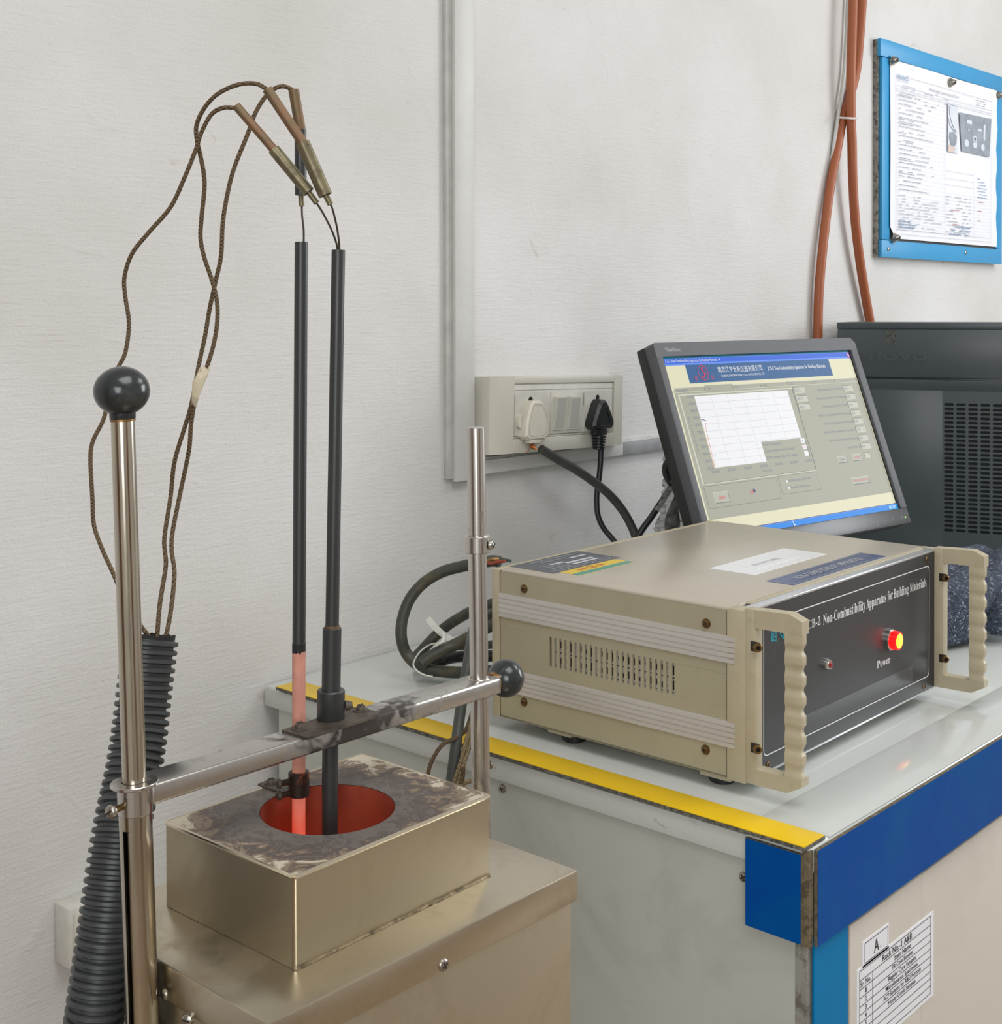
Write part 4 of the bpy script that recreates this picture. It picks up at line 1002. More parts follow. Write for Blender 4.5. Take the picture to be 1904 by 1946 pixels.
lettering('emblem_lettering', mo, emis('crimson'), [('崛', -.1775, .1040, .0060, .0075), ('起', -.1395, .1040, .0060, .0075)], LT)
it = [('Initialization', -.2260, .0875, .0240, .0046)]+[('Test %d' % (i+1), xs[i+1]+.0035, .0880, .0100, .0044) for i in range(5)]
it += [('%d.0' % (1200-100*k), -.2085+(0 if k < 3 else .0025), PZ1-.0022-k*.01140, .0165 if k < 3 else .0140, .0044) for k in range(11)]
it += [('00:%02d:00' % (10*k) if k < 6 else '01:00:00', -.1985+k*.0378, -.0430, .0185, .0042) for k in range(7)]
it += [('Time (min)', -.0830, -.0520, .0240, .0056), ('Temperature (°C)', -.2125, -.012, .058, .0058, math.pi/2)]
it += [('Furnace temperature', -.0630, -.0110, .0450, .0060), ('Center temperature of the sample', -.0630, -.0218, .0740, .0062), ('Surface temperature of the sample', -.0630, -.0325, .0760, .0062)]
it += [('Automatically end the test', -.0265, -.0725, .0560, .0056), ('Manually end the test', -.0265, -.0840, .0480, .0056)]
it += [('Save', .1200, -.0480, .0120, .0050)]
for k in range(3): it.append((('837.5', '801.7', '368.2')[k], .0560, .0752-k*.0145, .0140, .0050))
for k in range(8): it.append(('0.0', .1905, .0730-k*.01475, .0085, .0050))
part_labels = ['Initial temperature of the furnace', 'Maximum temperature of the furnace', 'Final temperature of the furnace', 'Highest center temperature of the sample', 'Final center temperature of the sample', 'Highest surface temperature of the sample', 'Final surface temperature of the sample', 'Flame duration (s)']
wd_ = [.070, .080, .070, .088, .079, .088, .079, .036]
for k, s_ in enumerate(part_labels): it.append((s_, .1865-wd_[k], .0728-k*.01475, wd_[k], .0058))
lettering('screen_lettering', mo, emis('ink'), it, LT, kind='stuff')
lettering('screen_lettering', mo, emis('red'), [('Start', -.1985, -.0835, .0150, .0058), ('STOP', .1610, -.0480, .0130, .0048), ('Off', -.1250, -.0815, .0085, .0048), ('Calculation and Printing', .1375, -.0868, .0420, .0052)], LT, kind='stuff')
lettering('lettering', mo, 'grey_print', [('ThinkVision', -.2310, .1510, .0330, .0062)], front(-.0042), 'monitor name lettering')
for x in (.1388, .1608, .1826, .2073, .2332):
    part('button_mark', MB().ring((x, -.0040, -.1572), (x, -.0043, -.1572), .0016, .0021, 16), 'ink', mo)
for x in (.1608, .1826): part('button_dot', MB().cyl((x, -.0040, -.1630), (x, -.0043, -.1630), .0009, 10), 'ink', mo)
part('status_light', MB().cyl((.2424, -.0040, -.1578), (.2424, -.0044, -.1578), .0014, 12), 'led_green', mo)
sd = MB(); C_ = Vector((1.905, 1.205, 0))
sd.box((1.845, 1.185, .765), (1.965, 1.215, 1.06), .006); part('stand_neck', sd, 'mon_dark', mo, True)
part('stand_base', MB().lathe([(.115, 0), (.115, .006), (.10, .014), (.03, .016), (0, .016)], (1.905, 1.205, .7506), (0, 0, 1), 36), 'mon_dark', mo, True)
part('signal_cord', MB().tube([(1.7648,1.2350,0.9621),(1.7528,1.2400,0.9450),(1.7424,1.2450,0.9304),(1.7292,1.2500,0.9136),(1.7161,1.2550,0.8986),(1.7031,1.2600,0.8811)], .0052, 12), 'rubber', mo, True)

# crumpled clear bag round the leads behind the monitor
bg = MB(); random.seed(11)
path = spline([(1.7191,1.2000,1.0353),(1.7020,1.2000,1.0152),(1.7062,1.2050,0.9979),(1.7233,1.2050,0.9747),(1.7320,1.2050,0.9555),(1.7304,1.2100,0.9343),(1.7247,1.2100,0.9125),(1.7260,1.2150,0.8867)], 5)
wids = [.012, .020, .026, .026, .024, .022, .020, .015, .012, .012, .014, .018, .022, .026, .030, .034, .038, .040, .042, .044, .046, .048, .050, .052, .052, .052, .052, .05, .05, .05, .05, .05, .05, .05, .05, .05]
ns = 14; rings = []
for i, p in enumerate(path):
    for k in range(ns):
        an = 2*math.pi*k/ns; r = wids[min(i, len(wids)-1)]*.62*(1+random.uniform(-.34, .34))
        bg.v.append((p.x+.012+r*math.cos(an), p.y+r*.7*math.sin(an), p.z+random.uniform(-.004, .004)))
for i in range(len(path)-1):
    for k in range(ns): bg.f.append((i*ns+k, i*ns+(k+1) % ns, (i+1)*ns+(k+1) % ns, (i+1)*ns+k)); bg.m.append(0)
single('plastic_bag', 'crumpled clear plastic wrapped round leads at the left back of the monitor', 'plastic bag', bg, 'bag', smooth=5)
for k, (sh_, r_) in enumerate(((0.006, .0075), (.022, .006))):
    pts = [Vector(p)+Vector((sh_+.006*math.sin(i*1.1+k*2), .004*k, 0)) for i, p in enumerate(path[::3])]
    single('bundled_lead', ('black lead wrapped in the clear bag, nearer the wall trunking', 'black lead wrapped in the clear bag, nearer the monitor edge')[k], 'cable', MB().tube(pts, r_, 10, 4), 'rubber', 'leads in the clear bag')

# ================================================================ computer tower
pcm = Matrix.Translation((2.5305, 1.3494, .7512)) @ Matrix.Rotation(math.atan2(-.9467, .3206), 4, 'Z')
pc = thing('computer_tower', 'charcoal desktop computer tower with slotted side vent standing behind the monitor', 'computer', mx=pcm)
part('case', MB().box((0, .012, .0), (.43, .172, .4690), .004), 'pc', pc)
zc_ = .352
part('upper_side_panel', MB().box((.0015, -.0005, zc_+.004), (.4285, .0125, .4550), .0015), 'pc', pc)
part('top_rail', MB().box((0, .0008, .4555), (.43, .0125, .4690), .0010), 'pc', pc)
vx0, vz1, px_, pz_, nc, nr = .2125, .3070, .0232, .00915, 8, 29
ls = MB(); xe = vx0+nc*px_; zb_ = vz1-nr*pz_
ls.box((.0015, .0015, .004), (vx0, .0125, zc_), .0012); ls.box((xe, .0015, .004), (.4285, .0125, zc_), .0012)
ls.box((vx0-.002, .00152, vz1), (xe+.002, .0124, zc_-.0002)); ls.box((vx0-.002, .00152, .0042), (xe+.002, .0124, zb_))
part('lower_side_panel', ls, 'pc', pc)
part('panel_ledge', MB().prism([(.0015, zc_-.022), (-.0012, zc_-.018), (-.0012, zc_-.0005), (.0015, zc_)], (.0015, 0, 0), (0, 1, 0), (0, 0, 1), (.427, 0, 0)), 'pc', pc)
gr = MB()
for i in range(nc):
    for j in range(nr):
        x0 = vx0+i*px_; z1 = vz1-j*pz_
        gr.cell(x0, z1-pz_, x0+px_, z1, slot_shape(x0+.0024, z1-pz_+.0017, x0+px_-.0024, z1-.0017, 3), .0016, .0060)
part('vent_grille', gr, 'pc', pc)
part('vent_backing', MB().box((vx0, .0085, zb_), (xe, .0095, vz1)), 'pc_dark', pc)
part('base_plinth', MB().box((.002, .004, -.0005), (.428, .170, .0050), .001), 'mon_dark', pc)
lettering('embossed_lettering', pc, 'pc', [('lenovo', .028, .3905, .1540, .0215)], front(-.0005), 'raised maker lettering', extrude=.0012)
part('label_residue', MB().box((.1012, -.0010, .4240), (.1200, -.0004, .4530)), 'residue', pc)

# keyboard and knitted garment beside the tower
kb = thing('keyboard', 'black keyboard lying behind the knitted garment below the tower', 'keyboard', (2.28, 1.06, .7512))
part('housing', MB().prism([(.0, .0), (.135, .0), (.135, .020), (.0, .010)], (2.06, .995, .7512), (0, 1, 0), (0, 0, 1), (.44, 0, 0)), 'key', kb, True)
km = mesh_of('key', MB().prism([(-.0078, -.0078), (.0078, -.0078), (.0078, .0078), (-.0078, .0078)], (0, 0, 0), (1, 0, 0), (0, 1, 0), (0, 0, .0075), bev=.0018), 'key')
for r_ in range(5):
    for c_ in range(21): place('key', km, kb, (2.078+c_*.0195+.004*(r_ % 2), 1.012+r_*.0225, .7612+.0742*(.017+r_*.0225)), (0, -.074, 1), world=True)
kn_ = MB()
def roll(pts, r, seed):
    random.seed(seed); P = spline(pts, 9); n = len(P); seg = 34; ph = [random.uniform(0, 6.28) for _ in range(6)]; vs = []; fs = []
    for i, p in enumerate(P):
        t = (P[min(i+1, n-1)]-P[max(i-1, 0)]).normalized(); u = Vector((0, 0, 1)); u = (u-t*u.dot(t)).normalized(); w = t.cross(u)
        for k in range(seg):
            a = 2*math.pi*k/seg
            rr = r*(1+.10*math.sin(3*a+ph[0]+i*.22)+.06*math.sin(5*a+ph[1]-i*.31)+.05*math.sin(i*.5+ph[2]+2*a))
            if i < 5: rr *= math.sqrt(max(.02, 1-((5-i)/5)**2))
            q = p+(u*math.sin(a)*.94+w*math.cos(a)*1.12)*rr; q.z = max(q.z, .7525+.0006*math.sin(a*9)); vs.append(q)
    for i in range(n-1):
        for k in range(seg): k2 = (k+1) % seg; fs.append((i*seg+k, i*seg+k2, (i+1)*seg+k2, (i+1)*seg+k))
    fs += [tuple(range(seg-1, -1, -1)), tuple((n-1)*seg+k for k in range(seg))]
    kn_.add(vs, fs)
roll([(1.735, .930, .792), (1.80, .875, .796), (1.90, .838, .799), (2.02, .835, .797), (2.16, .850, .797), (2.30, .875, .797)], .049, 1)
roll([(1.80, .965, .790), (1.90, .925, .806), (2.00, .915, .822), (2.12, .925, .812), (2.26, .935, .80)], .040, 5)
roll([(1.93, .78, .775), (2.00, .792, .800), (2.08, .815, .812), (2.18, .83, .80), (2.30, .85, .79)], .030, 9)
single('knitted_garment', 'dark navy flecked knitted garment bundled on the worktop behind the right handle', 'clothing', kn_, 'knit', loc=(1.95, .87, .7512), smooth=80)

# ================================================================ cables behind the instrument
lp_ = thing('power_cable', 'thick dark dusty cable looped upright on the worktop behind the instrument', 'cable', (1.30, 1.28, .7512))
part('sheath', MB().tube([(1.3158,1.2000,0.9089),(1.3110,1.2100,0.9097),(1.2905,1.2200,0.9078),(1.2806,1.2400,0.9024),(1.2655,1.2600,0.8949),(1.2503,1.2800,0.8796),(1.2332,1.2900,0.8581),(1.2195,1.2900,0.8320),(1.2137,1.2850,0.8092),(1.2185,1.2800,0.7893),(1.2234,1.2650,0.7769),(1.2332,1.2500,0.7707),(1.2447,1.2300,0.7692),(1.2537,1.2000,0.7721),(1.2621,1.1700,0.7773),(1.2749,1.1400,0.7843)], .0077, 14), 'cable_olive', lp_, True)
part('sheath_end', MB().tube([(1.2962,1.2050,0.9121),(1.2991,1.2000,0.9141),(1.3041,1.1950,0.9147),(1.3132,1.1900,0.9134)], .0030, 8), 'brass', lp_, True)
single('core_wire', 'red stripped core wire at the rear corner of the instrument', 'wire', MB().tube([(1.2898,1.2000,0.9119),(1.2882,1.1900,0.9120),(1.2897,1.1800,0.9152),(1.2932,1.1700,0.9173)], .0022, 8), 'core_red')
single('core_wire', 'dark green stripped core wire at the rear corner of the instrument', 'wire', MB().tube([(1.2972,1.2050,0.9145),(1.3053,1.2000,0.9153),(1.3069,1.1900,0.9150),(1.3036,1.1700,0.9159)], .0022, 8), 'core_green')
single('coiled_cable', 'olive cable rising behind the loop to the back of the instrument', 'cable', MB().tube([(1.2792,1.3300,0.7622),(1.2936,1.3300,0.7697),(1.3045,1.3200,0.7856),(1.3207,1.3100,0.8014),(1.3267,1.2900,0.8161),(1.3273,1.2600,0.8324),(1.3269,1.2200,0.8486),(1.3199,1.1800,0.8613)], .0075, 12), 'cable_olive', 'coiled cables')
single('coiled_cable', 'grey-olive cable lying across the coil in front of the loop', 'cable', MB().tube([(1.2157,1.2500,0.7819),(1.2254,1.2450,0.7892),(1.2400,1.2350,0.7979),(1.2547,1.2250,0.8045),(1.2643,1.2100,0.8143),(1.2731,1.1800,0.8329),(1.2811,1.1500,0.8466)], .0082, 12), 'cable_olive', 'coiled cables')
single('coiled_cable', 'black cable at the bottom of the coil on the worktop', 'cable', MB().tube([(1.2410,1.2700,0.7732),(1.2500,1.2600,0.7732),(1.2650,1.2500,0.7791),(1.2699,1.2300,0.7845),(1.2795,1.2100,0.7861),(1.2883,1.1800,0.7911),(1.2965,1.1500,0.7968)], .0075, 12), 'rubber', 'coiled cables')
single('coiled_cable', 'dark cable tucked under the coil beside the worktop edge', 'cable', MB().tube([(1.2495,1.2950,0.7627),(1.2666,1.2900,0.7659),(1.3011,1.3000,0.7734),(1.3262,1.3000,0.7760),(1.3481,1.2800,0.7752),(1.3648,1.2500,0.7801)], .0060, 12), 'rubber_grey', 'coiled cables')
single('clear_tie', 'clear nylon tie looped under the coiled cable', 'cable tie', MB().tube([(1.2970,1.3000,0.7860),(1.2697,1.2900,0.7899),(1.2323,1.2700,0.7905),(1.2032,1.2500,0.7885),(1.1878,1.2350,0.7874),(1.1857,1.2250,0.7829),(1.1891,1.2150,0.7792),(1.1975,1.2100,0.7764)], .0011, 8), 'tie')
ct = thing('cable_tie', 'white nylon tie sticking up from the coiled cables', 'cable tie', (1.2632,1.2600,0.8148))
tpts = [Vector(p) for p in [(1.2482,1.2700,0.8336),(1.2512,1.2620,0.8244),(1.2562,1.2550,0.8162),(1.2631,1.2500,0.8093),(1.2671,1.2400,0.8039)]]
tb = MB()
for p, q in zip(tpts, tpts[1:]):
    d = (q-p).normalized(); n_ = Vector((-.7, -.6, .35)); n_ = (n_-d*n_.dot(d)).normalized(); w_ = d.cross(n_)*.0042; h_ = n_*.0009
    tb.add([p-w_-h_, p+w_-h_, p+w_+h_, p-w_+h_, q-w_-h_, q+w_-h_, q+w_+h_, q-w_+h_], [(0, 1, 2, 3), (4, 5, 6, 7), (0, 1, 5, 4), (1, 2, 6, 5), (2, 3, 7, 6), (3, 0, 4, 7)])
part('tail', tb, 'tie', ct, True); part('loop', MB().tube([(1.2571,1.2500,0.8147),(1.2511,1.2430,0.8099),(1.2431,1.2400,0.8063),(1.2302,1.2350,0.8074)], .0022, 8), 'tie', ct, True)
single('hanging_cable', 'dark grey cable dropping over the left worktop edge behind the crossbar', 'cable',
       MB().tube([(1.1868,1.0956,0.8780),(1.1447,1.0824,0.8747),(1.1041,1.0525,0.8641),(1.0834,1.0378,0.8465),(1.0754,1.0343,0.8320),(1.0656,1.0299,0.8112),(1.0551,1.0247,0.7898),(1.0424,1.0173,0.7663),(1.0318,1.0135,0.7350),(1.0225,1.0126,0.7002),(1.0145,1.0129,0.6477),(1.0106,1.0158,0.5791)], .0062, 14), 'rubber_grey')
for lab, pts in (('thin braided wire bowing left below the crossbar', [(1.0836,1.0291,0.7984),(1.0684,1.0261,0.7787),(1.0433,1.0165,0.7767),(1.0229,1.0151,0.7762),(1.0120,1.0180,0.7667),(1.0047,1.0213,0.7506),(1.0015,1.0214,0.7297)]),
                 ('tan braided wire hanging straight, left of its close pair', [(1.0861,1.0265,0.8043),(1.0699,1.0202,0.7855),(1.0495,1.0096,0.7692),(1.0363,1.0058,0.7501),(1.0264,1.0059,0.7313),(1.0198,1.0083,0.7106)]),
                 ('tan braided wire hanging straight, nearer the right post', [(1.0885,1.0239,0.8043),(1.0718,1.0180,0.7825),(1.0499,1.0060,0.7640),(1.0372,1.0019,0.7479),(1.0274,1.0004,0.7306),(1.0208,1.0013,0.7121)]),
                 ('short tan braided wire curling round behind the right post', [(1.0311,0.9961,0.7220),(1.0290,0.9956,0.7296),(1.0303,0.9913,0.7361),(1.0350,0.9832,0.7396),(1.0432,0.9713,0.7409)]),
                 ('brown braided wire end standing behind the housing corner', [(1.0284,0.9991,0.7209),(1.0290,0.9957,0.7342),(1.0296,0.9938,0.7460),(1.0297,0.9938,0.7528)])):
    single('braided_wire', lab, 'wire', MB().tube(pts, .0024, 8, 5), 'braid' if 'thin' in lab or 'brown' in lab else 'braid_pale', 'braided wires behind the right post')

# ================================================================ the furnace
fu = thing('test_furnace', 'stainless steel test furnace with glowing bore, two posts and a crossbar', 'furnace', (BORE[0], BORE[1], 0))
LX0, LX1, LY0, LY1, ZLID = .3868, .6205, .5027, .6740, .9105
part('cabinet', MB().box((LX0+.004, LY0+.0025, 0), (LX1-.003, LY1-.003, .8930), .0012), 'steel_sheet', fu, True)
lid = part('cabinet_lid', MB().box((LX0, LY0, ZLID-.0190), (LX1, LY1, ZLID), .0012), 'steel_lid', fu, True)
ls_ = screw_mesh('lid_screw', .0034, .0014, 'steel_screw', cross=True)
place('screw', ls_, lid, (0.5053,0.5027,0.8950), (0, -1, 0), .4, world=True)
place('screw', ls_, lid, (0.3868,0.5898,0.8944), (-1, 0, 0), .4, world=True)
# housing with its bore
hm = Matrix.Translation((.4278, .5337, 0)) @ Matrix.Rotation(.0213, 4, 'Z')
HW, HD = .1503, .1115
hb = MB()
def hp(x, y, z): return hm @ Vector((x, y, z))
c0, c1, c2, c3 = (0, 0), (HW, 0), (HW, HD), (0, HD)
zt, zb2 = ZBOX, ZLID+.0002
for (xa, ya), (xb, yb) in ((c0, c1), (c1, c2), (c2, c3), (c3, c0)): hb.quad(hp(xa, ya, zb2), hp(xb, yb, zb2), hp(xb, yb, zt), hp(xa, ya, zt))
hs = part('housing', hb, 'steel_sheet', fu, True)
RB = .0392
bl_ = hm.inverted() @ Vector((BORE[0], BORE[1], 0))
circ = [(bl_.x+RB*math.cos(2*math.pi*k/64), bl_.y+RB*math.sin(2*math.pi*k/64)) for k in range(64)]
tp_ = MB().cell(0, 0, HW, HD, circ, 0, 0)
tp_.v = [tuple(hp(x, z, zt+.0002)) for x, y, z in tp_.v]
part('top_plate', tp_, 'oxide', fu, True)
rim = MB()
for pa, pb_ in ((c0, c1), (c1, c2), (c3, c0), (c2, c3)): rim.tube([hp(*pa, zt-.0006), hp(*pb_, zt-.0006)], .0013, 8, 0)
part('folded_rim', rim, 'steel_top_edge', fu, True)
part('corner_seam', MB().tube([hp(0, 0, zb2), hp(0, 0, zt)], .0011, 8, 0), 'steel_top_edge', fu, True)
wb = MB(); random.seed(4)
wl_ = [hp(x*HW/60, -.0004, zb2) + Vector((0, random.uniform(-.0002, .0002), random.uniform(-.0002, .0003))) for x in range(61)]
wb.tube(wl_, lambda t: .0010+.00025*math.sin(t*210), 8, 0)
wl_ = [hp(HW+.0002, y*HD/40, zb2) for y in range(41)]; wb.tube(wl_, lambda t: .0009+.0002*math.sin(t*160), 8, 0)
part('weld_bead', wb, 'weld', fu, True)
bo = MB().lathe([(RB, 0), (RB, .05), (RB, .10), (RB, .0972+.0)] if False else [(.0, 0), (RB-.001, 0), (RB-.001, .030), (RB-.001, .060), (RB-.0002, ZBOX-.82)], (BORE[0], BORE[1], .82), (0, 0, 1), 64)
del bo.f[-1:]; del bo.m[-1:]
part('furnace_tube', bo, 'bore', fu, True, label='glowing red furnace tube')
K = .975
def at(x, y, z, k=K): return Vector((x*k, y*k, 1.25+(z-1.25)*k))
# left post: a slotted lower tube with the bright rod standing in it
lt, lbm = at(.3826, .6186, 1.1921), at(.3859, .6087, .8755)
lax = (lt-lbm).normalized()
def lpz(z): return lbm+(lt-lbm)*((z-lbm.z)/(lt.z-lbm.z))
zbar = 1.0066; zcol = zbar-.0128
part('left_post', MB().cyl(lpz(.80), lt, .00605, 28), 'steel', fu, True)
# lower tube, open along a slit that faces the left front
tu = MB(); seg = 40; slit = math.radians(26); dirn = Vector((-.93, -.36, 0)); sidev = Vector((.36, -.93, 0))
p0_, p1_ = lpz(.790), lpz(zcol-.0012); rows_ = [(p0_, False), (lpz(zcol-.0105), False), (p1_, True)]
for r_o in (.0084, .0072):
    base = len(tu.v)
    for p, _ in rows_:
        for k in range(seg+1):
            a = slit/2+(2*math.pi-slit)*k/seg
            tu.v.append(tuple(p+(dirn*math.cos(a)+sidev*math.sin(a))*r_o))
    for i in range(len(rows_)-1):
        for k in range(seg):
            b0 = base+i*(seg+1)+k; tu.f.append((b0, b0+1, b0+seg+2, b0+seg+1)); tu.m.append(0)
H = 3*(seg+1)
for k in (0, seg): tu.f.append((k, k+(seg+1), H+k+(seg+1), H+k)); tu.m.append(0)
for k in range(seg): tu.f.append((2*(seg+1)+k, 2*(seg+1)+k+1, H+2*(seg+1)+k+1, H+2*(seg+1)+k)); tu.m.append(0)
part('post_sleeve', tu, 'steel', fu, True)
part('sleeve_cap', MB().ring(lpz(zcol-.0105), lpz(zcol-.0010), .0073, .00845, 32), 'steel', fu, True)
bc = lpz(zbar)
lk = part('ball_knob', MB().lathe([(.0058, -.0158), (.0066, -.0140)]+[(.01425*math.sin(math.radians(a)), -.0128*math.cos(math.radians(a))) for a in range(28, 181, 8)], lt+lax*.0146, lax, 40), 'ball', fu, True)
part('knob_ferrule', MB().cyl(lt-lax*.0010, lt+lax*.0018, .0064, 28), 'brass', lk, True)
# crossbar with a collar for each post
rbt = at(.6504, .6151, 1.17); rbl = at(.6498, .6101, .8894); rax = (rbt-rbl).normalized()
def rpz(z): return rbl+(rbt-rbl)*((z-rbl.z)/(rbt.z-rbl.z))
rc = rpz(zbar)
yb_ = (bc.y+rc.y)/2
xb = MB()
xb.box((bc.x+.0040, yb_-.0105, zbar-.0106), (rc.x+.0098, yb_+.0105, zbar), .0016, seg=3)
cr_bar = part('crossbar', xb, 'steel_bar', fu, True)
part('bar_end_plate', MB().box((rc.x+.0090, yb_-.0102, zbar-.0110), (rc.x+.0104, yb_+.0102, zbar-.0002), .0012), 'steel_worn', cr_bar, True)
cl_ = MB(); cl_.ring(bc-lax*.0160, bc-lax*.0010, .0064, .0088, 32)
lc = part('post_collar', cl_, 'steel_worn', cr_bar, True)
part('collar_flange', MB().ring(bc-lax*.0016, bc+lax*.0004, .0064, .0122, 40), 'steel_worn', cr_bar, True)
sc_m = screw_mesh('clamp_screw', .0034, .0028, 'steel_screw', cross=False)
sp_ = bc-lax*.0100+Vector((-.0090, -.0015, 0))
part('screw_shank', MB().cyl(sp_+Vector((-.0065, -.0015, 0)), sp_+Vector((.002, 0, 0)), .0017, 12), 'brass_screw', cr_bar, True)
place('clamp_screw', sc_m, cr_bar, sp_+Vector((-.0062, -.0015, 0)), (-1, -.35, 0), .6, world=True)
part('bar_bush', MB().ring(rc-Vector((0, 0, .0128)), rc+Vector((0, 0, .0006)), .0062, .0076, 28), 'steel_worn', cr_bar, True)
kx = rc+Vector((.0104, 0, -.0056))
rk = part('ball_knob', MB().lathe([(.0060, .0010), (.0070, .0026)]+[(.0128*math.sin(math.radians(a)), .0128-.0120*math.cos(math.radians(a))) for a in range(32, 181, 8)], kx+Vector((.0030, 0, 0)), (1, 0, 0), 40), 'ball', fu, True)
part('knob_ferrule', MB().cyl(kx, kx+Vector((.0052, 0, 0)), .0064, 28), 'brass', rk, True)
# right post with its clamp ring
part('right_post', MB().cyl(rpz(.80), rbt, .00610, 28, bev=.0005), 'steel_worn', fu, True)
cg = (0.6348,0.5996,1.0950); cgp = rpz(cg[2])
rr_ = part('clamp_ring', MB().ring(cgp-rax*.0056, cgp+rax*.0056, .0061, .0086, 32), 'steel_worn', fu, True)
place('ring_screw', screw_mesh('ring_screw', .0034, .0032, 'steel_screw', cross=True), rr_, cgp+Vector((.0035, -.0078, 0)), (.38, -.9, 0), .2, world=True)
# foot brackets of both posts on the lid's sides
fb = lpz(.8720)
fbr = part('foot_bracket', MB().ring(fb-Vector((0, 0, .006)), fb+Vector((0, 0, .0058)), .0085, .0112, 36), 'steel_worn', fu, True)
part('bracket_tab', MB().box((fb.x+.0080, fb.y-.012, fb.z-.006), (LX0+.0045, fb.y+.012, fb.z+.005), .0006), 'steel_worn', fbr, True)
place('bracket_screw', sc_m, fbr, (LX0-.0005, fb.y-.026, .8900), (-.9, -.4, .1), 0, world=True)
fb2 = rpz(.8720)
fb2r = part('foot_bracket', MB().ring(fb2-Vector((0, 0, .006)), fb2+Vector((0, 0, .0058)), .0062, .0095, 32), 'steel_worn', fu, True)
part('bracket_tab', MB().box((LX1-.0045, fb2.y-.010, fb2.z-.005), (fb2.x-.0058, fb2.y+.010, fb2.z+.005), .0006), 'steel_worn', fb2r, True)
# right rod assembly on the crossbar
def rodpt(px_, py_, pts): pass
rr0 = Vector((0.5149,0.5983,1.2851)); rr1 = Vector((0.5086,0.5997,1.0067)); rr2 = Vector((0.5075,0.5996,0.9351))
rx = (rr0-rr1).normalized()
def ra(z): return rr1+(rr0-rr1)*((z-rr1.z)/(rr0.z-rr1.z))
zs = Vector((0.5099,0.5995,1.0620)).z; zk0 = zbar+.0012; zk1 = Vector((0.5095,0.5992,1.0253)).z
sr_ = part('sensor_rod', MB().lathe([(.0026, .0), (.0040, .0), (.0040, -.222)][::-1], rr0, rx, 28) if False else MB().cyl(ra(zs-.004), rr0, .0040, 28), 'rod_dark', fu, True, label='taller dark rod on the crossbar')
part('rod_socket', MB().cyl(ra(zk0), ra(zs), .00555, 28, bev=.0005), 'rod_dark', fu, True)
part('rust_band', MB().cyl(ra(zs-.0002), ra(zs+.0012), .0043, 24), 'rod_rust', fu, True)
ck = part('rod_collar', MB().lathe([(.0078, 0), (.0082, .0006), (.0082, zk1-zk0-.0008), (.0076, zk1-zk0), (.0056, zk1-zk0)], ra(zk0), rx, 36), 'rod_dark', fu, True)
scp = ra(zk0+.0072)+Vector((.0068, -.0052, 0))
place('set_screw', screw_mesh('set_screw', .0031, .0042, 'bracket_dark', cross=False), ck, scp, (.85, -.5, .05), 1.2, world=True)
part('lower_rod', MB().cyl(rr2, ra(zbar-.004), .0048, 28), 'rod_dark', fu, True)
bp_ = MB().prism([(p[0], p[1]) for p in ((0.4760,0.6044,1.0081), (0.4769,0.5824,1.0081), (0.5306,0.5834,1.0081), (0.5375,0.5881,1.0081), (0.5323,0.6080,1.0081))], (0, 0, zbar+.0001), (1, 0, 0), (0, 1, 0), (0, 0, .0014))
mp_ = part('mounting_plate', bp_, 'bracket_dark', fu, True)
ms = screw_mesh('plate_screw', .0032, .0030, 'bracket_dark', cross=True, washer=.0049)
for q in ((0.4847,0.5986,1.0082), (0.5310,0.5979,1.0082)): place('plate_screw', ms, mp_, (q[0], q[1], zbar+.0015), (0, 0, 1), .5, world=True)
# left rod: dark sheath above, pink ceramic below, held by a scorched clamp
l0 = Vector((0.5060,0.6217,1.2903)); l1 = Vector((0.5022,0.6209,1.0464)); l2 = Vector((0.5007,0.6201,0.9189))
part('sensor_rod', MB().cyl(l1, l0, .00395, 28), 'rod_dark', fu, True, label='shorter dark rod over the pink tube')
part('ceramic_tube', MB().cyl(l2, l1+(l1-l2).normalized()*.0001, .0040, 28), 'ceramic', fu, True, label='pink ceramic tube')
rg = MB(); random.seed(8); jag = []
for k in range(24): jag.append(.0012+random.uniform(-.0008, .0014))
n_ = 24; upv = (l0-l1).normalized(); uu = upv.orthogonal().normalized(); ww = upv.cross(uu)
rg.v = [tuple(l1+(uu*math.cos(2*math.pi*k/n_)+ww*math.sin(2*math.pi*k/n_))*.00405-upv*(jag[k] if j else -.004)) for j in (0, 1) for k in range(n_)]
rg.f = [(k, (k+1) % n_, n_+(k+1) % n_, n_+k) for k in range(n_)]; rg.m = [0]*n_
part('scorch_edge', rg, 'hose_dark', fu, True)
q0 = Vector((0.5014,0.6204,0.9737)); q1 = Vector((0.5012,0.6203,0.9592))
ckl = part('tube_clamp', MB().ring(q1, q0, .0041, .0063, 32), 'hot_clamp', fu, True)
ear = MB(); ey = Vector((-.942, .292, 0)).normalized()
for dz in (.0095, .0025):
    ear.cyl(q1+Vector((0, 0, dz))+ey*.0040, q1+Vector((0, 0, dz))+ey*.0125, .0019, 12)
part('clamp_bolt', ear, 'hot_clamp', ckl, True)
for dz in (.0095, .0025): place('bolt_head', screw_mesh('bolt_head', .0030, .0024, 'bracket_dark', cross=False), ckl, q1+Vector((0, 0, dz))+ey*.0118, ey, 1.0, world=True)
tbq = [(0.4945,0.6513,0.9605), (0.5073,0.6533,0.9605), (0.5076,0.6341,0.9605), (0.4959,0.6235,0.9605)]
tbk = part('tube_bracket', MB().prism([(p[0], p[1]) for p in tbq], (0, 0, ZBOX+.0004), (1, 0, 0), (0, 1, 0), (0, 0, .0012)), 'bracket_dark', fu, True)
place('bracket_screw', screw_mesh('bk_screw', .0030, .0022, 'bracket_dark', cross=True, washer=.0042), tbk, (0.5008,0.6465,0.9606), (0, 0, 1), .4, world=True)

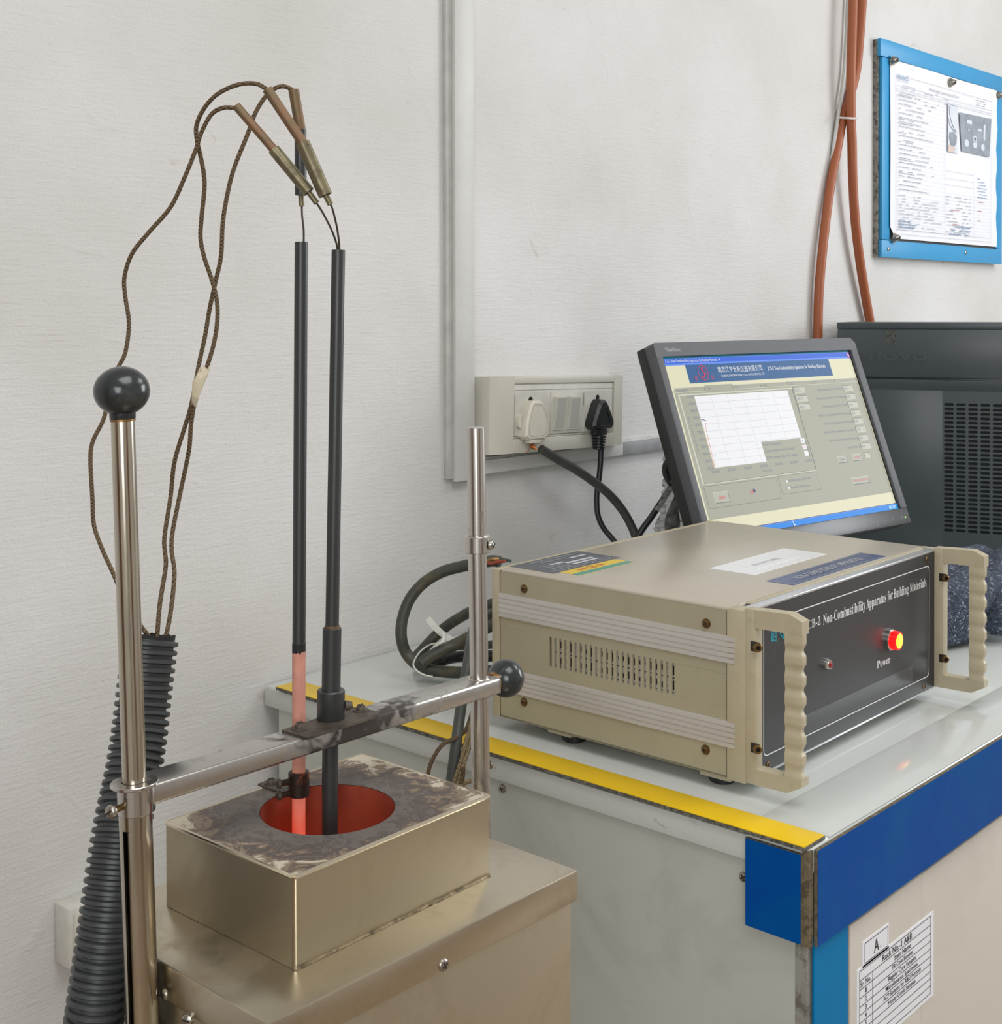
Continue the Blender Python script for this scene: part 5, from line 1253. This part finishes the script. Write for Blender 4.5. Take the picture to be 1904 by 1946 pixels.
# ================================================================ thermocouple leads
def lead(label, cable, sl0, sl1, fe1, tip, wire, rs, rf_, rt, dark=False):
    t = thing('thermocouple_lead', label, 'lead', sl0, group='thermocouple leads')
    sl0, sl1, fe1, tip = map(Vector, (sl0, sl1, fe1, tip))
    part('braided_cable', MB().tube([*cable], .00132, 10, 5), 'braid', t, True)
    d1 = (sl1-sl0).normalized()
    part('sleeve', MB().cyl(sl0, sl1+d1*.003, rs, 20), 'sleeve_brown', t, True)
    d2 = (fe1-sl1).normalized()
    f = part('ferrule', MB().lathe([(rs*.9, -.0002), (rf_, 0), (rf_, (fe1-sl1).length), (rf_*.82, (fe1-sl1).length), (rf_*.80, (fe1-sl1).length-.004), (0, (fe1-sl1).length-.004)], sl1, d2, 24), 'rod_dark' if dark else 'ferrule', t, True)
    part('tip_sleeve', MB().cyl(fe1-d2*.003, tip, rt, 16), 'ferrule', t, True)
    part('bare_wire', MB().tube([*wire], .00062, 8, 5), 'wire', t, True)
lead('left-hand thermocouple lead, lowest sleeve, its cable looping behind the ball knob',
     [(0.4712,0.6376,1.3688),(0.4703,0.6386,1.3682),(0.4663,0.6445,1.3683),(0.4635,0.6520,1.3649),(0.4607,0.6578,1.3549),(0.4595,0.6620,1.3448),(0.4564,0.6695,1.3280),(0.4524,0.6779,1.3111),(0.4455,0.6897,1.2968),(0.4400,0.7000,1.2837),(0.4390,0.7068,1.2698),(0.4392,0.7064,1.2582),(0.4405,0.7046,1.2416),(0.4388,0.7061,1.2242),(0.4354,0.7096,1.2137),(0.4316,0.7134,1.1956),(0.4293,0.7157,1.1832),(0.4251,0.7201,1.1710),(0.4239,0.7212,1.1604),(0.4244,0.7202,1.1371),(0.4249,0.7192,1.1196),(0.4262,0.7116,1.1051),(0.4274,0.7010,1.0911),(0.4276,0.6887,1.0756),(0.4283,0.6743,1.0653),(0.4280,0.6641,1.0584),(0.4255,0.6607,1.0461)],
     (0.4710,0.6379,1.3694), (0.4855,0.6215,1.3438), (0.4991,0.6060,1.3187), (0.5021,0.6025,1.3123), [(0.5019,0.6028,1.3126),(0.5048,0.6010,1.3074),(0.5095,0.5986,1.2975),(0.5135,0.5985,1.2891),(0.5147,0.5985,1.2829)], .00265, .0036, .00175)
lead('middle thermocouple lead, longest pale sleeve nearest the camera, arching highest',
     [(0.4811,0.6210,1.3776),(0.4801,0.6222,1.3789),(0.4770,0.6271,1.3818),(0.4720,0.6370,1.3818),(0.4667,0.6488,1.3775),(0.4635,0.6580,1.3701),(0.4630,0.6659,1.3605),(0.4641,0.6675,1.3516),(0.4670,0.6670,1.3390),(0.4692,0.6672,1.3253),(0.4690,0.6701,1.3057),(0.4690,0.6713,1.2929),(0.4710,0.6703,1.2812),(0.4746,0.6676,1.2673),(0.4764,0.6653,1.2546),(0.4763,0.6652,1.2415),(0.4745,0.6669,1.2275),(0.4714,0.6700,1.2136),(0.4693,0.6736,1.2033),(0.4678,0.6765,1.1937),(0.4667,0.6789,1.1799),(0.4663,0.6806,1.1645),(0.4636,0.6860,1.1384),(0.4568,0.6841,1.1160),(0.4534,0.6802,1.1052),(0.4498,0.6720,1.0929),(0.4406,0.6625,1.0727),(0.4324,0.6563,1.0583),(0.4284,0.6560,1.0464)],
     (0.4809,0.6213,1.3783), (0.4944,0.6058,1.3472), (0.5030,0.5957,1.3165), (0.5056,0.5943,1.3111), [(0.5055,0.5944,1.3114),(0.5070,0.5941,1.3084),(0.5112,0.5953,1.2985),(0.5146,0.5973,1.2891),(0.5153,0.5979,1.2829)], .0030, .00415, .0018)
lead('rear thermocouple lead, upright dark sleeve above the shorter rod',
     [(0.5094,0.6315,1.3810),(0.5082,0.6330,1.3829),(0.5047,0.6369,1.3848),(0.5007,0.6412,1.3829),(0.4968,0.6454,1.3772),(0.4930,0.6493,1.3678),(0.4901,0.6523,1.3562),(0.4845,0.6581,1.3362),(0.4816,0.6610,1.3210),(0.4793,0.6631,1.3024),(0.4796,0.6654,1.2826),(0.4782,0.6695,1.2662),(0.4762,0.6728,1.2498),(0.4743,0.6746,1.2344),(0.4712,0.6763,1.2182),(0.4688,0.6772,1.2048),(0.4667,0.6792,1.1905),(0.4645,0.6828,1.1776),(0.4609,0.6879,1.1574),(0.4602,0.6912,1.1360),(0.4535,0.6877,1.1135),(0.4512,0.6841,1.1050),(0.4481,0.6785,1.0968),(0.4376,0.6688,1.0781),(0.4306,0.6613,1.0609),(0.4269,0.6592,1.0467)],
     (0.5090,0.6320,1.3826), (0.5115,0.6288,1.3584), (0.5112,0.6284,1.3190), (0.5115,0.6279,1.3123), [(0.5116,0.6279,1.3129),(0.5097,0.6253,1.3064),(0.5083,0.6222,1.2973),(0.5069,0.6206,1.2871)], .00325, .0036, .00170, True)
tw = MB(); random.seed(2)
tc0 = [Vector(p) for p in [(0.4698,0.6688,1.2146),(0.4677,0.6696,1.2102),(0.4665,0.6708,1.2052),(0.4660,0.6727,1.1981),(0.4664,0.6751,1.1929)]]
for i, p in enumerate(tc0):
    wv = (.0024, .0036, .0034, .0020, .0010)[i]
    for k in range(10): a = 2*math.pi*k/10; tw.v.append((p.x+wv*math.cos(a)*.78*(1+random.uniform(-.2, .35)), p.y-wv*math.cos(a)*.6+.0018*math.sin(a), p.z+random.uniform(-.002, .002)+.0012*math.sin(a)))
for i in range(4):
    for k in range(10): tw.f.append((i*10+k, i*10+(k+1) % 10, (i+1)*10+(k+1) % 10, (i+1)*10+k)); tw.m.append(0)
single('tape_wrap', 'torn cream masking tape holding two braided leads together', 'tape', tw, 'tape', smooth=5)

# ================================================================ corrugated hose
ho = thing('corrugated_hose', 'black corrugated plastic hose standing behind the left post', 'hose', (0.3573,0.6392,0.8297))
hp_ = spline([(0.4277,0.6630,1.0599),(0.4246,0.6616,1.0467),(0.4198,0.6591,1.0270),(0.4141,0.6546,1.0082),(0.4057,0.6486,0.9879),(0.3956,0.6415,0.9690),(0.3879,0.6362,0.9497),(0.3806,0.6318,0.9248),(0.3744,0.6292,0.8995),(0.3686,0.6276,0.8728),(0.3648,0.6310,0.8353),(0.3606,0.6348,0.7880),(0.3562,0.6385,0.7324),(0.3526,0.6410,0.6629)], 40)
Ls = [0]
for p, q in zip(hp_, hp_[1:]): Ls.append(Ls[-1]+(q-p).length)
tot = Ls[-1]; pitch_ = .00492; nrid = int(tot/pitch_); pts = []; rad = []; j = 0
prf = [(0, .0134), (.12, .0134), (.18, .0150), (.28, .0158), (.64, .0158), (.74, .0150), (.80, .0134)]
for k in range(nrid):
    for f, r in prf:
        s_ = (k+f)*pitch_
        while Ls[j+1] < s_: j += 1
        pts.append(hp_[j].lerp(hp_[j+1], (s_-Ls[j])/(Ls[j+1]-Ls[j]))); rad.append(r)
hm_ = MB().tube(pts, lambda t: rad[min(len(rad)-1, int(round(t*(len(rad)-1))))], 28, 0, caps=False)
part('ribbed_tube', hm_, 'hose', ho, True, smooth=50)
top_ = Vector(pts[0]); dirh = (top_-Vector(pts[12])).normalized()
lip = MB(); ub = dirh.orthogonal().normalized(); vb = dirh.cross(ub); random.seed(6)
hts = [.0022+random.uniform(-.0012, .0014) for _ in range(28)]
for rr_k, up_k in ((.0136, 0), (.0136, 1), (.0124, 1), (.0124, -4)):
    for k in range(28):
        a = 2*math.pi*k/28
        lip.v.append(tuple(top_+(ub*math.cos(a)+vb*math.sin(a))*rr_k+dirh*(hts[k] if up_k == 1 else up_k*.004)))
for i in range(3):
    for k in range(28): lip.f.append((i*28+k, i*28+(k+1) % 28, (i+1)*28+(k+1) % 28, (i+1)*28+k)); lip.m.append(0)
part('cut_end', lip, 'hose_dark', ho, True)

flush_text()
